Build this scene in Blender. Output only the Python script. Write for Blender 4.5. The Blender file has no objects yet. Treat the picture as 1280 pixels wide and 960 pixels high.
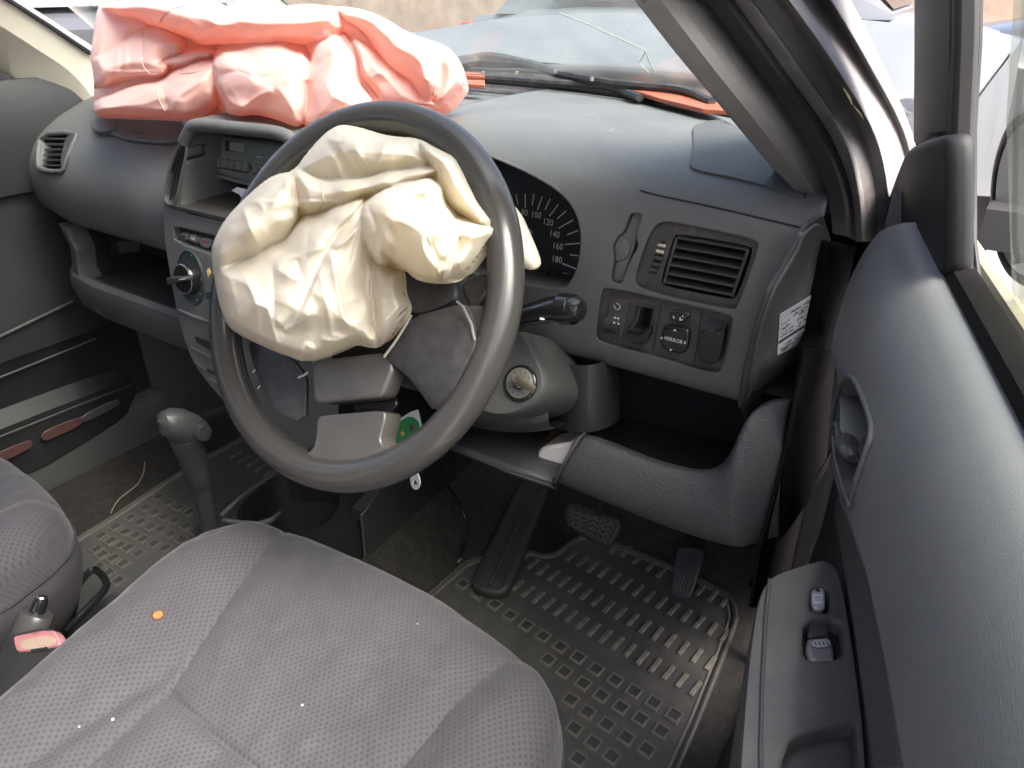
import bpy, bmesh, math, random, mathutils, mathutils.bvhtree
import numpy as np
from mathutils import Vector, Matrix
from mathutils.geometry import delaunay_2d_cdt

rad = math.radians
S = bpy.context.scene
COL = S.collection
random.seed(4)
RNG = np.random.default_rng(4)

# ------------------------------------------------------------------ camera, sky, sun, exposure
# car axes: x to the driver's door, y to the bonnet, z up; z = 0 is the rubber mat, y = 0 the wheel hub
CAM = np.array([.83, -.465, .883]); FPX = 939.2
yaw, pitch, roll = rad(34.255), rad(28.403), rad(-.459)
FW = np.array([-math.sin(yaw)*math.cos(pitch), math.cos(yaw)*math.cos(pitch), -math.sin(pitch)])
RT = np.array([math.cos(yaw), math.sin(yaw), 0.]); UP = np.cross(RT, FW)
RT, UP = math.cos(roll)*RT+math.sin(roll)*UP, -math.sin(roll)*RT+math.cos(roll)*UP
cd = bpy.data.cameras.new('camera'); cam = bpy.data.objects.new('camera', cd); COL.objects.link(cam)
cam.matrix_world = Matrix(((RT[0], UP[0], -FW[0], CAM[0]), (RT[1], UP[1], -FW[1], CAM[1]), (RT[2], UP[2], -FW[2], CAM[2]), (0, 0, 0, 1)))
cd.sensor_width = 36; cd.lens = FPX/1280*36; cd.clip_start = .01; cd.clip_end = 900
S.camera = cam
W = bpy.data.worlds.new('World'); S.world = W; W.use_nodes = True
nt = W.node_tree; bgn = nt.nodes['Background']
sky = nt.nodes.new('ShaderNodeTexSky'); sky.sky_type = 'NISHITA'; sky.sun_disc = False
SUN_EL, SUN_AZ = rad(55), rad(95)                      # azimuth from +y (the bonnet) towards +x
sky.sun_elevation = SUN_EL; sky.sun_rotation = SUN_AZ; sky.dust_density = 9; sky.air_density = .7; sky.ozone_density = 1.0
nt.links.new(sky.outputs[0], bgn.inputs[0]); bgn.inputs[1].default_value = .13
ld = bpy.data.lights.new('sun', 'SUN'); ld.energy = 1.0; ld.angle = rad(50); ld.color = (1, .95, .87)
sun = bpy.data.objects.new('sun', ld); COL.objects.link(sun)
sd = Vector((math.sin(SUN_AZ)*math.cos(SUN_EL), math.cos(SUN_AZ)*math.cos(SUN_EL), math.sin(SUN_EL)))
sun.rotation_euler = sd.to_track_quat('Z', 'Y').to_euler()
S.view_settings.view_transform = 'Standard'; S.view_settings.look = 'None'; S.view_settings.gamma = 1
S.view_settings.use_curve_mapping = False
S.view_settings.exposure = 2.72
S.view_settings.use_white_balance = True; S.view_settings.white_balance_temperature = 6250; S.view_settings.white_balance_tint = 12
S.cycles.use_denoising = True
S.cycles.max_bounces = 8; S.cycles.diffuse_bounces = 5; S.cycles.transparent_max_bounces = 12
S.cycles.sample_clamp_indirect = 6

# ------------------------------------------------------------------ measuring helpers
def ray(u, v): return FW+(u-640)/FPX*RT-(v-480)/FPX*UP
def at(u, v, **k):
    """the point of the plane x=, y= or z= that is seen at photo position u, v"""
    (a, val), = k.items(); i = 'xyz'.index(a); d = ray(u, v)
    return CAM+(val-CAM[i])/d[i]*d
def proj(P):
    d = np.asarray(P, float)-CAM; z = d@FW
    return np.array([640+FPX*(d@RT)/z, 480-FPX*(d@UP)/z])
def unit(v): v = np.asarray(v, float); return v/np.linalg.norm(v)

class Plane:
    """a real flat surface: origin P, axis a, axis b, outward normal n"""
    def __init__(s, P, a, b): s.P = np.asarray(P, float); s.a = unit(a); b = np.asarray(b, float); s.b = unit(b-(b@s.a)*s.a); s.n = np.cross(s.a, s.b)
    def px(s, u, v, h=0):
        d = ray(u, v); P0 = s.P+h*s.n; t = ((P0-CAM)@s.n)/(d@s.n); q = CAM+t*d-s.P
        return (q@s.a, q@s.b)
    def f(s, a, b, h=0): return s.P+a*s.a+b*s.b+h*s.n
    def pt(s, u, v, h=0): return s.f(*s.px(u, v, h), h)
class Surf:
    """curved surface f(a, b); px() finds the a, b seen at a photo position"""
    def __init__(s, f, guess): s.fn = f; s.g = guess
    def f(s, a, b, h=0):
        p = np.asarray(s.fn(a, b), float)
        if h:
            e = 1e-3; n = np.cross(np.asarray(s.fn(a+e, b))-p, np.asarray(s.fn(a, b+e))-p); p = p+h*s.sgn*unit(n)
        return p
    sgn = 1
    def px(s, u, v, h=0, g=None):
        x = np.array(g or s.g, float); tgt = np.array([u, v])
        for it in range(40):
            r0 = proj(s.f(x[0], x[1], h))-tgt; e = 1e-4
            J = np.array([(proj(s.f(x[0]+e, x[1], h))-tgt-r0)/e, (proj(s.f(x[0], x[1]+e, h))-tgt-r0)/e]).T
            st = np.linalg.solve(J.T@J+1e-3*np.eye(2), -J.T@r0); st = np.clip(st, -.05, .05); x = x+st
            if abs(st).max() < 1e-6: break
        return (x[0], x[1])
    def pt(s, u, v, h=0): return s.f(*s.px(u, v, h), h)

def chaikin(P, n=2, closed=True):
    P = [np.asarray(p, float) for p in P]
    for _ in range(n):
        Q = []; m = len(P)
        for i in range(m if closed else m-1):
            a, b = P[i], P[(i+1) % m]; Q += [.75*a+.25*b, .25*a+.75*b]
        if not closed: Q = [P[0]]+Q+[P[-1]]
        P = Q
    return P
def resample(P, step, closed=True):
    P = [np.asarray(p, float) for p in P]; out = []; m = len(P)
    for i in range(m if closed else m-1):
        a, b = P[i], P[(i+1) % m]; k = max(1, int(round(np.linalg.norm(b-a)/step)))
        out += [a+(b-a)*j/k for j in range(k)]
    if not closed: out.append(P[-1])
    return out
def catmull(P, n=8):
    P = [np.asarray(p, float) for p in P]; Q = [2*P[0]-P[1]]+P+[2*P[-1]-P[-2]]; out = []
    for i in range(1, len(Q)-2):
        p0, p1, p2, p3 = Q[i-1:i+3]
        for j in range(n):
            t = j/n; out.append(.5*((2*p1)+(p2-p0)*t+(2*p0-5*p1+4*p2-p3)*t*t+(3*p1-p0-3*p2+p3)*t**3))
    return out+[P[-1]]
def sstep(x, a, b):
    t = np.clip((x-a)/(b-a), 0, 1); return t*t*(3-2*t)

# ------------------------------------------------------------------ object helpers
ORG = {}
def thing(name, label, cat, loc=(0, 0, 0), group=None):
    o = bpy.data.objects.new(name, None); o.empty_display_size = .05; COL.objects.link(o); o.location = loc
    o['label'] = label; o['category'] = cat
    if group: o['group'] = group
    return o
def attach(o, parent):
    o.parent = parent
    if parent is not None:
        if parent.type == 'EMPTY': o.matrix_parent_inverse = Matrix.Translation(-Vector(parent.location))
def tag(o, label=None, cat=None, group=None, kind=None):
    if label: o['label'] = label
    if cat: o['category'] = cat
    if group: o['group'] = group
    if kind: o['kind'] = kind
    return o
def mesh(name, V, F, mat, parent=None, ang=38, uv=None):
    me = bpy.data.meshes.new(name); me.from_pydata([tuple(map(float, v)) for v in V], [], [tuple(int(i) for i in f) for f in F])
    bm = bmesh.new(); bm.from_mesh(me); bmesh.ops.recalc_face_normals(bm, faces=bm.faces); bm.to_mesh(me); bm.free()
    me.materials.append(mat)
    for p in me.polygons: p.use_smooth = True
    if ang is not None: me.set_sharp_from_angle(angle=rad(ang))
    if uv is not None:
        L = me.uv_layers.new(name='uv')
        for lp in me.loops: L.data[lp.index].uv = uv[lp.vertex_index]
    o = bpy.data.objects.new(name, me); COL.objects.link(o); attach(o, parent)
    return o
def bev(o, w, seg=2, ang=35):
    m = o.modifiers.new('bevel', 'BEVEL'); m.width = w; m.segments = seg; m.limit_method = 'ANGLE'; m.angle_limit = rad(ang); m.harden_normals = False
    return o
def sub(o, n=1):
    m = o.modifiers.new('subsurf', 'SUBSURF'); m.levels = n; m.render_levels = n; return o
def join(name, parts, mat, parent=None, ang=38):
    V, F = [], []
    for v, f in parts:
        k = len(V); V += list(v); F += [[i+k for i in q] for q in f]
    return mesh(name, V, F, mat, parent, ang)

def g_prism(loop, off):
    """closed solid from a loop of 3D points pushed along off (one vector or one per point)"""
    n = len(loop); off = np.asarray(off, float)
    V = [np.asarray(p, float) for p in loop]+[np.asarray(p, float)+(off if off.ndim == 1 else off[i]) for i, p in enumerate(loop)]
    F = [list(range(n)), list(range(2*n-1, n-1, -1))]+[[i, i+n, (i+1) % n+n, (i+1) % n] for i in range(n)]
    return V, F
def g_box(c, size, R=None):
    V = []; c = np.asarray(c, float)
    for i in (-1, 1):
        for j in (-1, 1):
            for k in (-1, 1):
                p = np.array([i*size[0]/2, j*size[1]/2, k*size[2]/2]); V.append(c+(R@p if R is not None else p))
    return V, [[0, 1, 3, 2], [4, 6, 7, 5], [0, 4, 5, 1], [2, 3, 7, 6], [0, 2, 6, 4], [1, 5, 7, 3]]
def frame_of(d):
    d = unit(d); a = np.array([0, 0, 1.]) if abs(d[2]) < .9 else np.array([1., 0, 0]); x = unit(np.cross(a, d)); return x, np.cross(d, x), d
def g_tube(P, r, n=10, caps=True, flat=1.0, ref=None):
    """tube through points with radius r (number or one per point); flat squashes it along the second axis"""
    P = [np.asarray(p, float) for p in P]; m = len(P); R = [r]*m if np.isscalar(r) else list(r); V, F = [], []; prev = None
    for i in range(m):
        d = unit(P[min(i+1, m-1)]-P[max(i-1, 0)])
        if prev is None:
            x, y, _ = frame_of(d)
            if ref is not None: y = unit(np.asarray(ref, float)-(np.asarray(ref, float)@d)*d); x = np.cross(y, d)
        else: x = unit(prev-(prev@d)*d); y = np.cross(d, x)
        prev = x
        for k in range(n):
            t = 2*math.pi*k/n; V.append(P[i]+R[i]*(math.cos(t)*x+flat*math.sin(t)*y))
    for i in range(m-1):
        for k in range(n): F.append([i*n+k, i*n+(k+1) % n, (i+1)*n+(k+1) % n, (i+1)*n+k])
    if caps: F += [list(range(n-1, -1, -1)), [(m-1)*n+k for k in range(n)]]
    return V, F
def g_lathe(P, axis, prof, n=24):
    """prof: list of (distance along axis, radius)"""
    x, y, d = frame_of(axis); P = np.asarray(P, float); V, F = [], []
    for h, r in prof:
        for k in range(n):
            t = 2*math.pi*k/n; V.append(P+h*d+max(r, 1e-5)*(math.cos(t)*x+math.sin(t)*y))
    for i in range(len(prof)-1):
        for k in range(n): F.append([i*n+k, i*n+(k+1) % n, (i+1)*n+(k+1) % n, (i+1)*n+k])
    F += [list(range(n-1, -1, -1)), [(len(prof)-1)*n+k for k in range(n)]]
    return V, F
def g_loft(sections, closed=False, caps=False):
    n = len(sections[0]); V = [p for s in sections for p in s]; F = []
    for i in range(len(sections)-1):
        for k in range(n if closed else n-1): F.append([i*n+k, i*n+(k+1) % n, (i+1)*n+(k+1) % n, (i+1)*n+k])
    if caps: F += [list(range(n-1, -1, -1)), [(len(sections)-1)*n+k for k in range(n)]]
    return V, F
def solidify(o, t, away=None):
    """give a skin thickness on the side turned away from the direction `away` (default: from the camera position)"""
    s = 0.
    for p in o.data.polygons:
        d = Vector(away) if away is not None else Vector(CAM)-p.center
        s += p.normal.dot(d.normalized())*p.area
    m = o.modifiers.new('thick', 'SOLIDIFY'); m.thickness = t; m.offset = -1 if s > 0 else 1; return o
def on(pl, pts, sm=0, h=0):
    """photo positions -> 3D loop on a plane or surface, optionally with rounded corners"""
    q = [pl.px(u, v, h) for u, v in pts]
    if sm: q = chaikin(q, sm)
    return [pl.f(a, b, h) for a, b in q]
def plate(name, pl, pts, th, mat, parent, h=0, sm=0, bv=0.0015, ab=False, seg=2):
    """thick plate whose front face lies h in front of the surface"""
    q = [np.asarray(p, float) for p in pts] if ab else [pl.px(u, v, h) for u, v in pts]
    if sm: q = chaikin(q, sm)
    L = [pl.f(a, b, h) for a, b in q]
    n = pl.n if isinstance(pl, Plane) else np.mean([unit(pl.f(a, b, .01)-pl.f(a, b)) for a, b in q], 0)
    V, F = g_prism(L, -th*unit(n))
    o = mesh(name, V, F, mat, parent)
    if bv: bev(o, bv, seg)
    return o
def inside(p, poly):
    x, y = p; c = False; n = len(poly)
    for i in range(n):
        x1, y1 = poly[i]; x2, y2 = poly[(i+1) % n]
        if (y1 > y) != (y2 > y) and x < (x2-x1)*(y-y1)/(y2-y1)+x1: c = not c
    return c
def holed(name, pl, outer, holes, mat, parent, step=.012, depth=.02, hd=None, h=0, rim=.0, ang=38):
    """skin over a plane or surface with real openings; outer edge and opening walls run back by depth / hd.
    outer, holes are loops of (a, b)"""
    outer = resample(outer, step); holes = [resample(q, min(step, .005)) for q in holes]
    A = np.array(outer); lo, hi = A.min(0), A.max(0); pts = list(outer); edges = []
    def loop(k, n): return [(k+i, k+(i+1) % n) for i in range(n)]
    edges += loop(0, len(outer)); st = [0]
    for q in holes: st.append(len(pts)); edges += loop(len(pts), len(q)); pts += q
    B = np.array(pts)
    for x in np.arange(lo[0]+step/2, hi[0], step):
        for y in np.arange(lo[1]+step/2, hi[1], step):
            p = np.array([x, y])
            if ((B-p)**2).sum(1).min() < (.5*step)**2: continue
            if inside(p, outer) and not any(inside(p, q) for q in holes): pts.append(p)
    vs, es, fs, ov, oe, of = delaunay_2d_cdt([Vector((float(p[0]), float(p[1]))) for p in pts], edges, [], 0, 1e-7)
    F = []
    for f in fs:
        c = np.mean([[vs[i].x, vs[i].y] for i in f], 0)
        if inside(c, outer) and not any(inside(c, q) for q in holes): F.append(list(f))
    new = {}
    for i, src in enumerate(ov):
        for s_ in src: new[s_] = i
    V = [pl.f(v.x, v.y, h) for v in vs]
    def back(k, n, d):
        idx = [new[k+i] for i in range(n)]; base = len(V)
        for i in range(n):
            a, b = vs[idx[i]].x, vs[idx[i]].y
            if isinstance(d, (float, int)): V.append(pl.f(a, b, h-d))
            else: V.append(pl.f(a, b, h)+np.asarray(d))
        for i in range(n): F.append([idx[i], idx[(i+1) % n], base+(i+1) % n, base+i])
    if depth: back(0, len(outer), depth)
    for j, q in enumerate(holes):
        d = depth if hd is None else (hd[j] if isinstance(hd, list) else hd)
        if d is not None: back(st[j+1], len(q), d)
    return mesh(name, V, F, mat, parent, ang)
def text(name, s, pl, u, v, size, mat, parent, h=.0006, rot=0, px=True, stretch=1.0, align='CENTER'):
    """flat print: lettering lying on a plane"""
    a, b = pl.px(u, v, h) if px else (u, v)
    cu = bpy.data.curves.new(name, 'FONT'); cu.body = s; cu.size = size; cu.align_x = align; cu.align_y = 'CENTER'; cu.resolution_u = 2
    to = bpy.data.objects.new('tmp', cu); COL.objects.link(to); dg = bpy.context.evaluated_depsgraph_get()
    me = bpy.data.meshes.new_from_object(to.evaluated_get(dg)); bpy.data.objects.remove(to)
    c, s_ = math.cos(rot), math.sin(rot)
    e = 2e-3; P0 = pl.f(a, b, h)
    ax = unit(pl.f(a+e, b, h)-P0); bx = unit(pl.f(a, b+e, h)-P0); bx = unit(bx-(bx@ax)*ax)
    for vv in me.vertices:
        x, y = vv.co.x*stretch, vv.co.y; x, y = c*x-s_*y, s_*x+c*y
        vv.co = Vector(P0+x*ax+y*bx)
    me.materials.clear(); me.materials.append(mat); me.name = name
    o = bpy.data.objects.new(name, me); COL.objects.link(o); attach(o, parent); return o
def stroke(pl, p, q, w, h=.0006):
    """flat printed bar between two photo positions"""
    a = np.array(pl.px(*p, h)); b = np.array(pl.px(*q, h)); d = unit(b-a); n = np.array([-d[1], d[0]])*w/2
    return [pl.f(*(a+n), h), pl.f(*(b+n), h), pl.f(*(b-n), h), pl.f(*(a-n), h)], [[0, 1, 2, 3]]

# ------------------------------------------------------------------ materials
def mat(name, col, rough=.5, metal=0., bump=0., bscale=600., var=.0, vscale=12., bevel=0., coat=0., spec=.5, trans=0., dust=0., dcol=(.2, .17, .13)):
    m = bpy.data.materials.new(name); m.use_nodes = True; t = m.node_tree; N = t.nodes; Lk = t.links
    b = N['Principled BSDF']; b.inputs['Base Color'].default_value = (*col, 1); b.inputs['Roughness'].default_value = rough
    b.inputs['Metallic'].default_value = metal; b.inputs['Specular IOR Level'].default_value = spec
    b.inputs['Coat Weight'].default_value = coat; b.inputs['Coat Roughness'].default_value = .15
    tc = N.new('ShaderNodeTexCoord'); src = None
    if var or dust:
        n1 = N.new('ShaderNodeTexNoise'); n1.inputs['Scale'].default_value = vscale; n1.inputs['Detail'].default_value = 6; n1.inputs['Roughness'].default_value = .65
        Lk.new(tc.outputs['Object'], n1.inputs['Vector'])
        mr = N.new('ShaderNodeMapRange'); mr.inputs[1].default_value = .3; mr.inputs[2].default_value = .7; mr.inputs[3].default_value = 1-var; mr.inputs[4].default_value = 1+var
        Lk.new(n1.outputs['Fac'], mr.inputs[0])
        mx = N.new('ShaderNodeMix'); mx.data_type = 'RGBA'; mx.blend_type = 'MULTIPLY'; mx.inputs[0].default_value = 1; mx.inputs[6].default_value = (*col, 1)
        Lk.new(mr.outputs[0], mx.inputs[7]); src = mx.outputs[2]
        if dust:
            n2 = N.new('ShaderNodeTexNoise'); n2.inputs['Scale'].default_value = vscale*2.3; n2.inputs['Detail'].default_value = 8; n2.inputs['Roughness'].default_value = .7
            Lk.new(tc.outputs['Object'], n2.inputs['Vector'])
            m2 = N.new('ShaderNodeMapRange'); m2.inputs[1].default_value = .45; m2.inputs[2].default_value = .75; m2.inputs[3].default_value = 0; m2.inputs[4].default_value = dust
            Lk.new(n2.outputs['Fac'], m2.inputs[0])
            d2 = N.new('ShaderNodeMix'); d2.data_type = 'RGBA'; d2.inputs[7].default_value = (*dcol, 1)
            Lk.new(m2.outputs[0], d2.inputs[0]); Lk.new(src, d2.inputs[6]); src = d2.outputs[2]
        Lk.new(src, b.inputs['Base Color'])
        r2 = N.new('ShaderNodeMapRange'); r2.inputs[1].default_value = .3; r2.inputs[2].default_value = .7; r2.inputs[3].default_value = max(.03, rough-.07); r2.inputs[4].default_value = min(1, rough+.07)
        Lk.new(n1.outputs['Fac'], r2.inputs[0]); Lk.new(r2.outputs[0], b.inputs['Roughness'])
    last = None
    if bevel:
        bn = N.new('ShaderNodeBevel'); bn.samples = 4; bn.inputs['Radius'].default_value = bevel; last = bn.outputs[0]
    if bump:
        vo = N.new('ShaderNodeTexVoronoi'); vo.inputs['Scale'].default_value = bscale; Lk.new(tc.outputs['Object'], vo.inputs['Vector'])
        bp = N.new('ShaderNodeBump'); bp.inputs['Strength'].default_value = bump; bp.inputs['Distance'].default_value = .0006
        Lk.new(vo.outputs['Distance'], bp.inputs['Height'])
        if last: Lk.new(last, bp.inputs['Normal'])
        last = bp.outputs[0]
    if last: Lk.new(last, b.inputs['Normal'])
    return m
M = {}
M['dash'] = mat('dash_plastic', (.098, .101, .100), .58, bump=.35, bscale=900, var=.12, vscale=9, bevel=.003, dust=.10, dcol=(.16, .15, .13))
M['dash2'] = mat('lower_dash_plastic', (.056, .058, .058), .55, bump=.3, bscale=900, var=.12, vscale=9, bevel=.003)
M['trim'] = mat('smooth_black_plastic', (.035, .036, .038), .38, var=.1, vscale=20, bevel=.0012)
M['gloss'] = mat('gloss_black_plastic', (.012, .012, .013), .16, bevel=.001, coat=.3)
M['panel'] = mat('switch_panel_plastic', (.045, .043, .042), .45, var=.12, vscale=40, bevel=.001, dust=.25, dcol=(.20, .17, .13))
M['void'] = mat('cavity_shade_dark_plastic', (.016, .016, .017), .8)  # near-black, also the painted shade of hollows and hidden parts
M['print'] = mat('white_print', (.62, .64, .62), .6)
M['dialprint'] = mat('dial_print', (.55, .60, .57), .6)
M['darkprint'] = mat('dark_print', (.03, .03, .035), .6)
M['yellow'] = mat('amber_print', (.7, .5, .15), .5)
M['radio'] = mat('radio_plastic', (.15, .165, .155), .42, var=.08, bevel=.0008)
M['lcd'] = mat('lcd_glass', (.25, .28, .23), .2)
M['steel'] = mat('bright_steel', (.62, .61, .58), .3, metal=1)
M['carpet'] = mat('black_carpet', (.034, .033, .031), .95, bump=1.0, bscale=420, var=.35, vscale=60, dust=.3, dcol=(.10, .085, .065), spec=.1)
M['rubber'] = mat('mat_rubber', (.064, .065, .063), .5, bump=.15, bscale=500, var=.2, vscale=10, dust=.5, dcol=(.125, .112, .09))
M['dusty'] = mat('mat_rubber_dusty', (.135, .129, .112), .75, var=.4, vscale=30, dust=.5, dcol=(.20, .17, .125))
M['pedal'] = mat('pedal_rubber', (.042, .042, .043), .5, var=.15, vscale=30, bevel=.001)
# ------------------------------------------------------------------ car body shell
M['paint'] = mat('silver_paint', (.105, .112, .115), .5, metal=.1, var=.06, vscale=6, spec=.25, coat=.05)
M['paintdull'] = mat('door_frame_paint', (.15, .148, .151), .62, metal=.0, spec=.15, var=.12, vscale=18, bevel=.003, dust=.35, dcol=(.38, .33, .25))
M['cream'] = mat('cream_trim', (.56, .53, .44), .6, bump=.2, bscale=700, var=.06)
M['pillar'] = mat('shaded_pillar_trim', (.17, .16, .155), .62, bump=.2, bscale=700, var=.08)  # darker copy of the cream trim, backlit shade put into the colour
M['seal'] = mat('door_seal_rubber', (.018, .018, .019), .6)
M['kick'] = mat('kick_trim_plastic', (.011, .0105, .0105), .85, spec=.0, bump=.2, bscale=700, var=.15)
M['orange'] = mat('orange_cowl_paint', (.27, .075, .035), .5, var=.25, vscale=30)
M['black'] = mat('black_exterior_plastic', (.02, .02, .021), .5, var=.3, vscale=30, dust=.35, dcol=(.16, .14, .11))
M['liner'] = mat('headliner_fabric', (.66, .64, .58), .9)

def glass(name, tint, dirt=.04, dirtcol=(.7, .7, .66)):
    m = bpy.data.materials.new(name); m.use_nodes = True; t = m.node_tree; N = t.nodes; L = t.links
    out = N['Material Output']; N.remove(N['Principled BSDF'])
    tr = N.new('ShaderNodeBsdfTransparent'); tr.inputs[0].default_value = (*tint, 1)
    gl = N.new('ShaderNodeBsdfGlossy'); gl.inputs['Roughness'].default_value = .02
    df = N.new('ShaderNodeBsdfDiffuse'); df.inputs[0].default_value = (*dirtcol, 1)
    tl = N.new('ShaderNodeBsdfTranslucent'); tl.inputs[0].default_value = (*dirtcol, 1)
    lw = N.new('ShaderNodeLayerWeight'); pw = N.new('ShaderNodeMath'); pw.operation = 'POWER'; pw.inputs[1].default_value = 5
    L.new(lw.outputs['Facing'], pw.inputs[0]); fr = N.new('ShaderNodeMath'); fr.operation = 'MULTIPLY_ADD'; fr.inputs[1].default_value = .9; fr.inputs[2].default_value = .03
    L.new(pw.outputs[0], fr.inputs[0])
    m1 = N.new('ShaderNodeMixShader'); L.new(fr.outputs[0], m1.inputs[0]); L.new(tr.outputs[0], m1.inputs[1]); L.new(gl.outputs[0], m1.inputs[2])
    ms = N.new('ShaderNodeMixShader'); ms.inputs[0].default_value = .5; L.new(df.outputs[0], ms.inputs[1]); L.new(tl.outputs[0], ms.inputs[2])
    tc = N.new('ShaderNodeTexCoord'); nz = N.new('ShaderNodeTexNoise'); nz.inputs['Scale'].default_value = 14; nz.inputs['Detail'].default_value = 7
    L.new(tc.outputs['Object'], nz.inputs['Vector'])
    mr = N.new('ShaderNodeMapRange'); mr.inputs[1].default_value = .3; mr.inputs[2].default_value = .75; mr.inputs[3].default_value = dirt*.4; mr.inputs[4].default_value = dirt*2
    L.new(nz.outputs['Fac'], mr.inputs[0])
    m2 = N.new('ShaderNodeMixShader'); L.new(mr.outputs[0], m2.inputs[0]); L.new(m1.outputs[0], m2.inputs[1]); L.new(ms.outputs[0], m2.inputs[2])
    L.new(m2.outputs[0], out.inputs[0]); return m
M['windscreen'] = glass('windscreen_glass', (.84, .88, .86), .03)
M['doorglass'] = glass('door_glass', (.84, .87, .83), .03, (.55, .58, .52))

car = thing('silver_car', 'silver car body shell around the cabin with cracked windscreen, bonnet and black carpet', 'car', (0, 0, -.33))
def grid(fn, A, B):
    V = [fn(a, b) for a in A for b in B]; n = len(B)
    return V, [[i*n+j, i*n+j+1, (i+1)*n+j+1, (i+1)*n+j] for i in range(len(A)-1) for j in range(n-1)]
# floor, toe board, tunnel, firewall in one carpet skin
def floor_z(x, y):
    z = -.007
    z = z+.62*np.clip((y-.50)/.42, 0, 1)**1.35 if y > .50 else z
    t = 1-sstep(abs(x-.03), .07, .185); return z*(1-t)+max(z, .080)*t
carpet = mesh('floor_carpet', *grid(lambda a, b: (a, b, floor_z(a, b)), np.linspace(-.70, .74, 75), np.linspace(-1.5, .93, 60)), M['carpet'], car)
solidify(carpet, .015, (0, 0, 1))
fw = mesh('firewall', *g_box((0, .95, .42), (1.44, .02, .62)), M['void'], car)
# sills
def section_sweep(name, sec, y0, y1, m, n=8, bend=None):
    ys = np.linspace(y0, y1, n); s = [[np.array([p[0]+(bend(y) if bend else 0), y, p[1]]) for p in sec] for y in ys]
    return mesh(name, *g_loft(s, True, True), m, car)
secL = catmull([(-.74, -.05), (-.74, .075), (-.70, .085), (-.655, .078), (-.632, .05), (-.618, .0), (-.615, -.05)], 4)
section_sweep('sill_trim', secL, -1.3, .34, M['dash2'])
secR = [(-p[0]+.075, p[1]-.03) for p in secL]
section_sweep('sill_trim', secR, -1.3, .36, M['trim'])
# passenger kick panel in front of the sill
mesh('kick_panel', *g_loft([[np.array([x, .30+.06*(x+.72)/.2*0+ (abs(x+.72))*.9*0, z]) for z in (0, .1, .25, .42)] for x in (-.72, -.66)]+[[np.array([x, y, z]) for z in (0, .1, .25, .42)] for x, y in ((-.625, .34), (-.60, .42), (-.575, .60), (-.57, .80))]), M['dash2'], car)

mesh('hinge_face', *g_box((.745, .375, .28), (.070, .03, .70)), M['seal'], car)  # added behind the trim to block light coming through the door gap
# windscreen pillar on the driver's side: strips between measured lines
def pline(pts):
    P = [at(u, v, x=x) for u, v, x in pts]; d = P[0]-P[2]; d = d/d[2]          # carried on up to the roof
    d = np.array([np.clip(d[0], -.45, -.15), np.clip(d[1], -1.35, -1.15), 1.])
    return [P[0]+d*(1.195-P[0][2]), P[0]+d*(1.195-P[0][2])*.5]+P
def strip(name, lines, m, back=.0):
    n = 24; R = []
    for L_ in lines: R.append([p for p in resample(catmull(L_, 10), 1e9 if False else .004, False)])
    R = [[np.array([np.interp(t, np.linspace(0, 1, len(r)), [q[k] for q in r]) for k in range(3)]) for t in np.linspace(0, 1, n*2)] for r in R]
    return mesh(name, *g_loft(R), m, car, ang=24)
trimF = pline([(775, -30, .560), (800, 0, .572), (860, 77, .605), (935, 167, .640), (1000, 246, .668), (1004, 258, .672)])
trimM = pline([(820, -30, .585), (845, 0, .596), (905, 80, .628), (975, 172, .662), (1018, 240, .682), (1026, 262, .685)])
trimB = pline([(855, -30, .592), (880, 0, .603), (940, 80, .634), (1000, 165, .668), (1030, 240, .686), (1036, 268, .690)])
strip('pillar_trim', [[p+np.array([-.03, .05, 0]) for p in trimF], trimF, [(a*.5+b*.5)+np.array([.002, -.006, .003]) for a, b in zip(trimF, trimM)], trimM, trimB, [p+np.array([.01, .03, 0]) for p in trimB]], M['pillar'])
sealL = pline([(856, -30, .602), (881, 0, .611), (941, 80, .641), (1001, 165, .674), (1034, 240, .693), (1041, 292, .700)])
sealR = pline([(890, -30, .622), (915, 0, .630), (972, 80, .658), (1035, 170, .689), (1062, 240, .705), (1068, 300, .708)])
strip('door_seal', [[p+np.array([0, .03, 0]) for p in sealL], sealL, [(a+b)/2+np.array([.004, -.010, .004]) for a, b in zip(sealL, sealR)], sealR, [p+np.array([.0, .03, 0]) for p in sealR]], M['seal'])
fl1 = pline([(891, -30, .620), (916, 0, .629), (973, 80, .657), (1036, 170, .688), (1063, 240, .704), (1069, 302, .707)])
fl2 = pline([(912, -30, .634), (936, 0, .643), (994, 80, .670), (1053, 170, .700), (1073, 240, .712), (1078, 302, .714)])
fl3 = pline([(918, -30, .630), (942, 0, .639), (1000, 80, .666), (1059, 170, .696), (1079, 240, .708), (1083, 302, .711)])
fl4 = pline([(948, -30, .642), (970, 0, .650), (1026, 80, .675), (1080, 170, .703), (1094, 240, .714), (1098, 302, .716)])
fl5 = pline([(964, -30, .658), (986, 0, .666), (1042, 80, .690), (1094, 170, .714), (1110, 240, .724), (1115, 302, .726)])
fl6 = pline([(982, -30, .650), (1004, 0, .658), (1060, 80, .683), (1108, 165, .708), (1122, 240, .719), (1128, 302, .720)])
fl7 = pline([(1008, -30, .652), (1028, 0, .660), (1078, 80, .685), (1124, 168, .710), (1138, 240, .722), (1144, 302, .724)])
fl8 = pline([(1018, -30, .664), (1038, 0, .672), (1086, 80, .694), (1131, 168, .716), (1146, 240, .727), (1152, 302, .728)])
fl9 = pline([(1046, -30, .664), (1064, 0, .671), (1103, 80, .692), (1141, 168, .713), (1156, 240, .724), (1162, 302, .726)])
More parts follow.
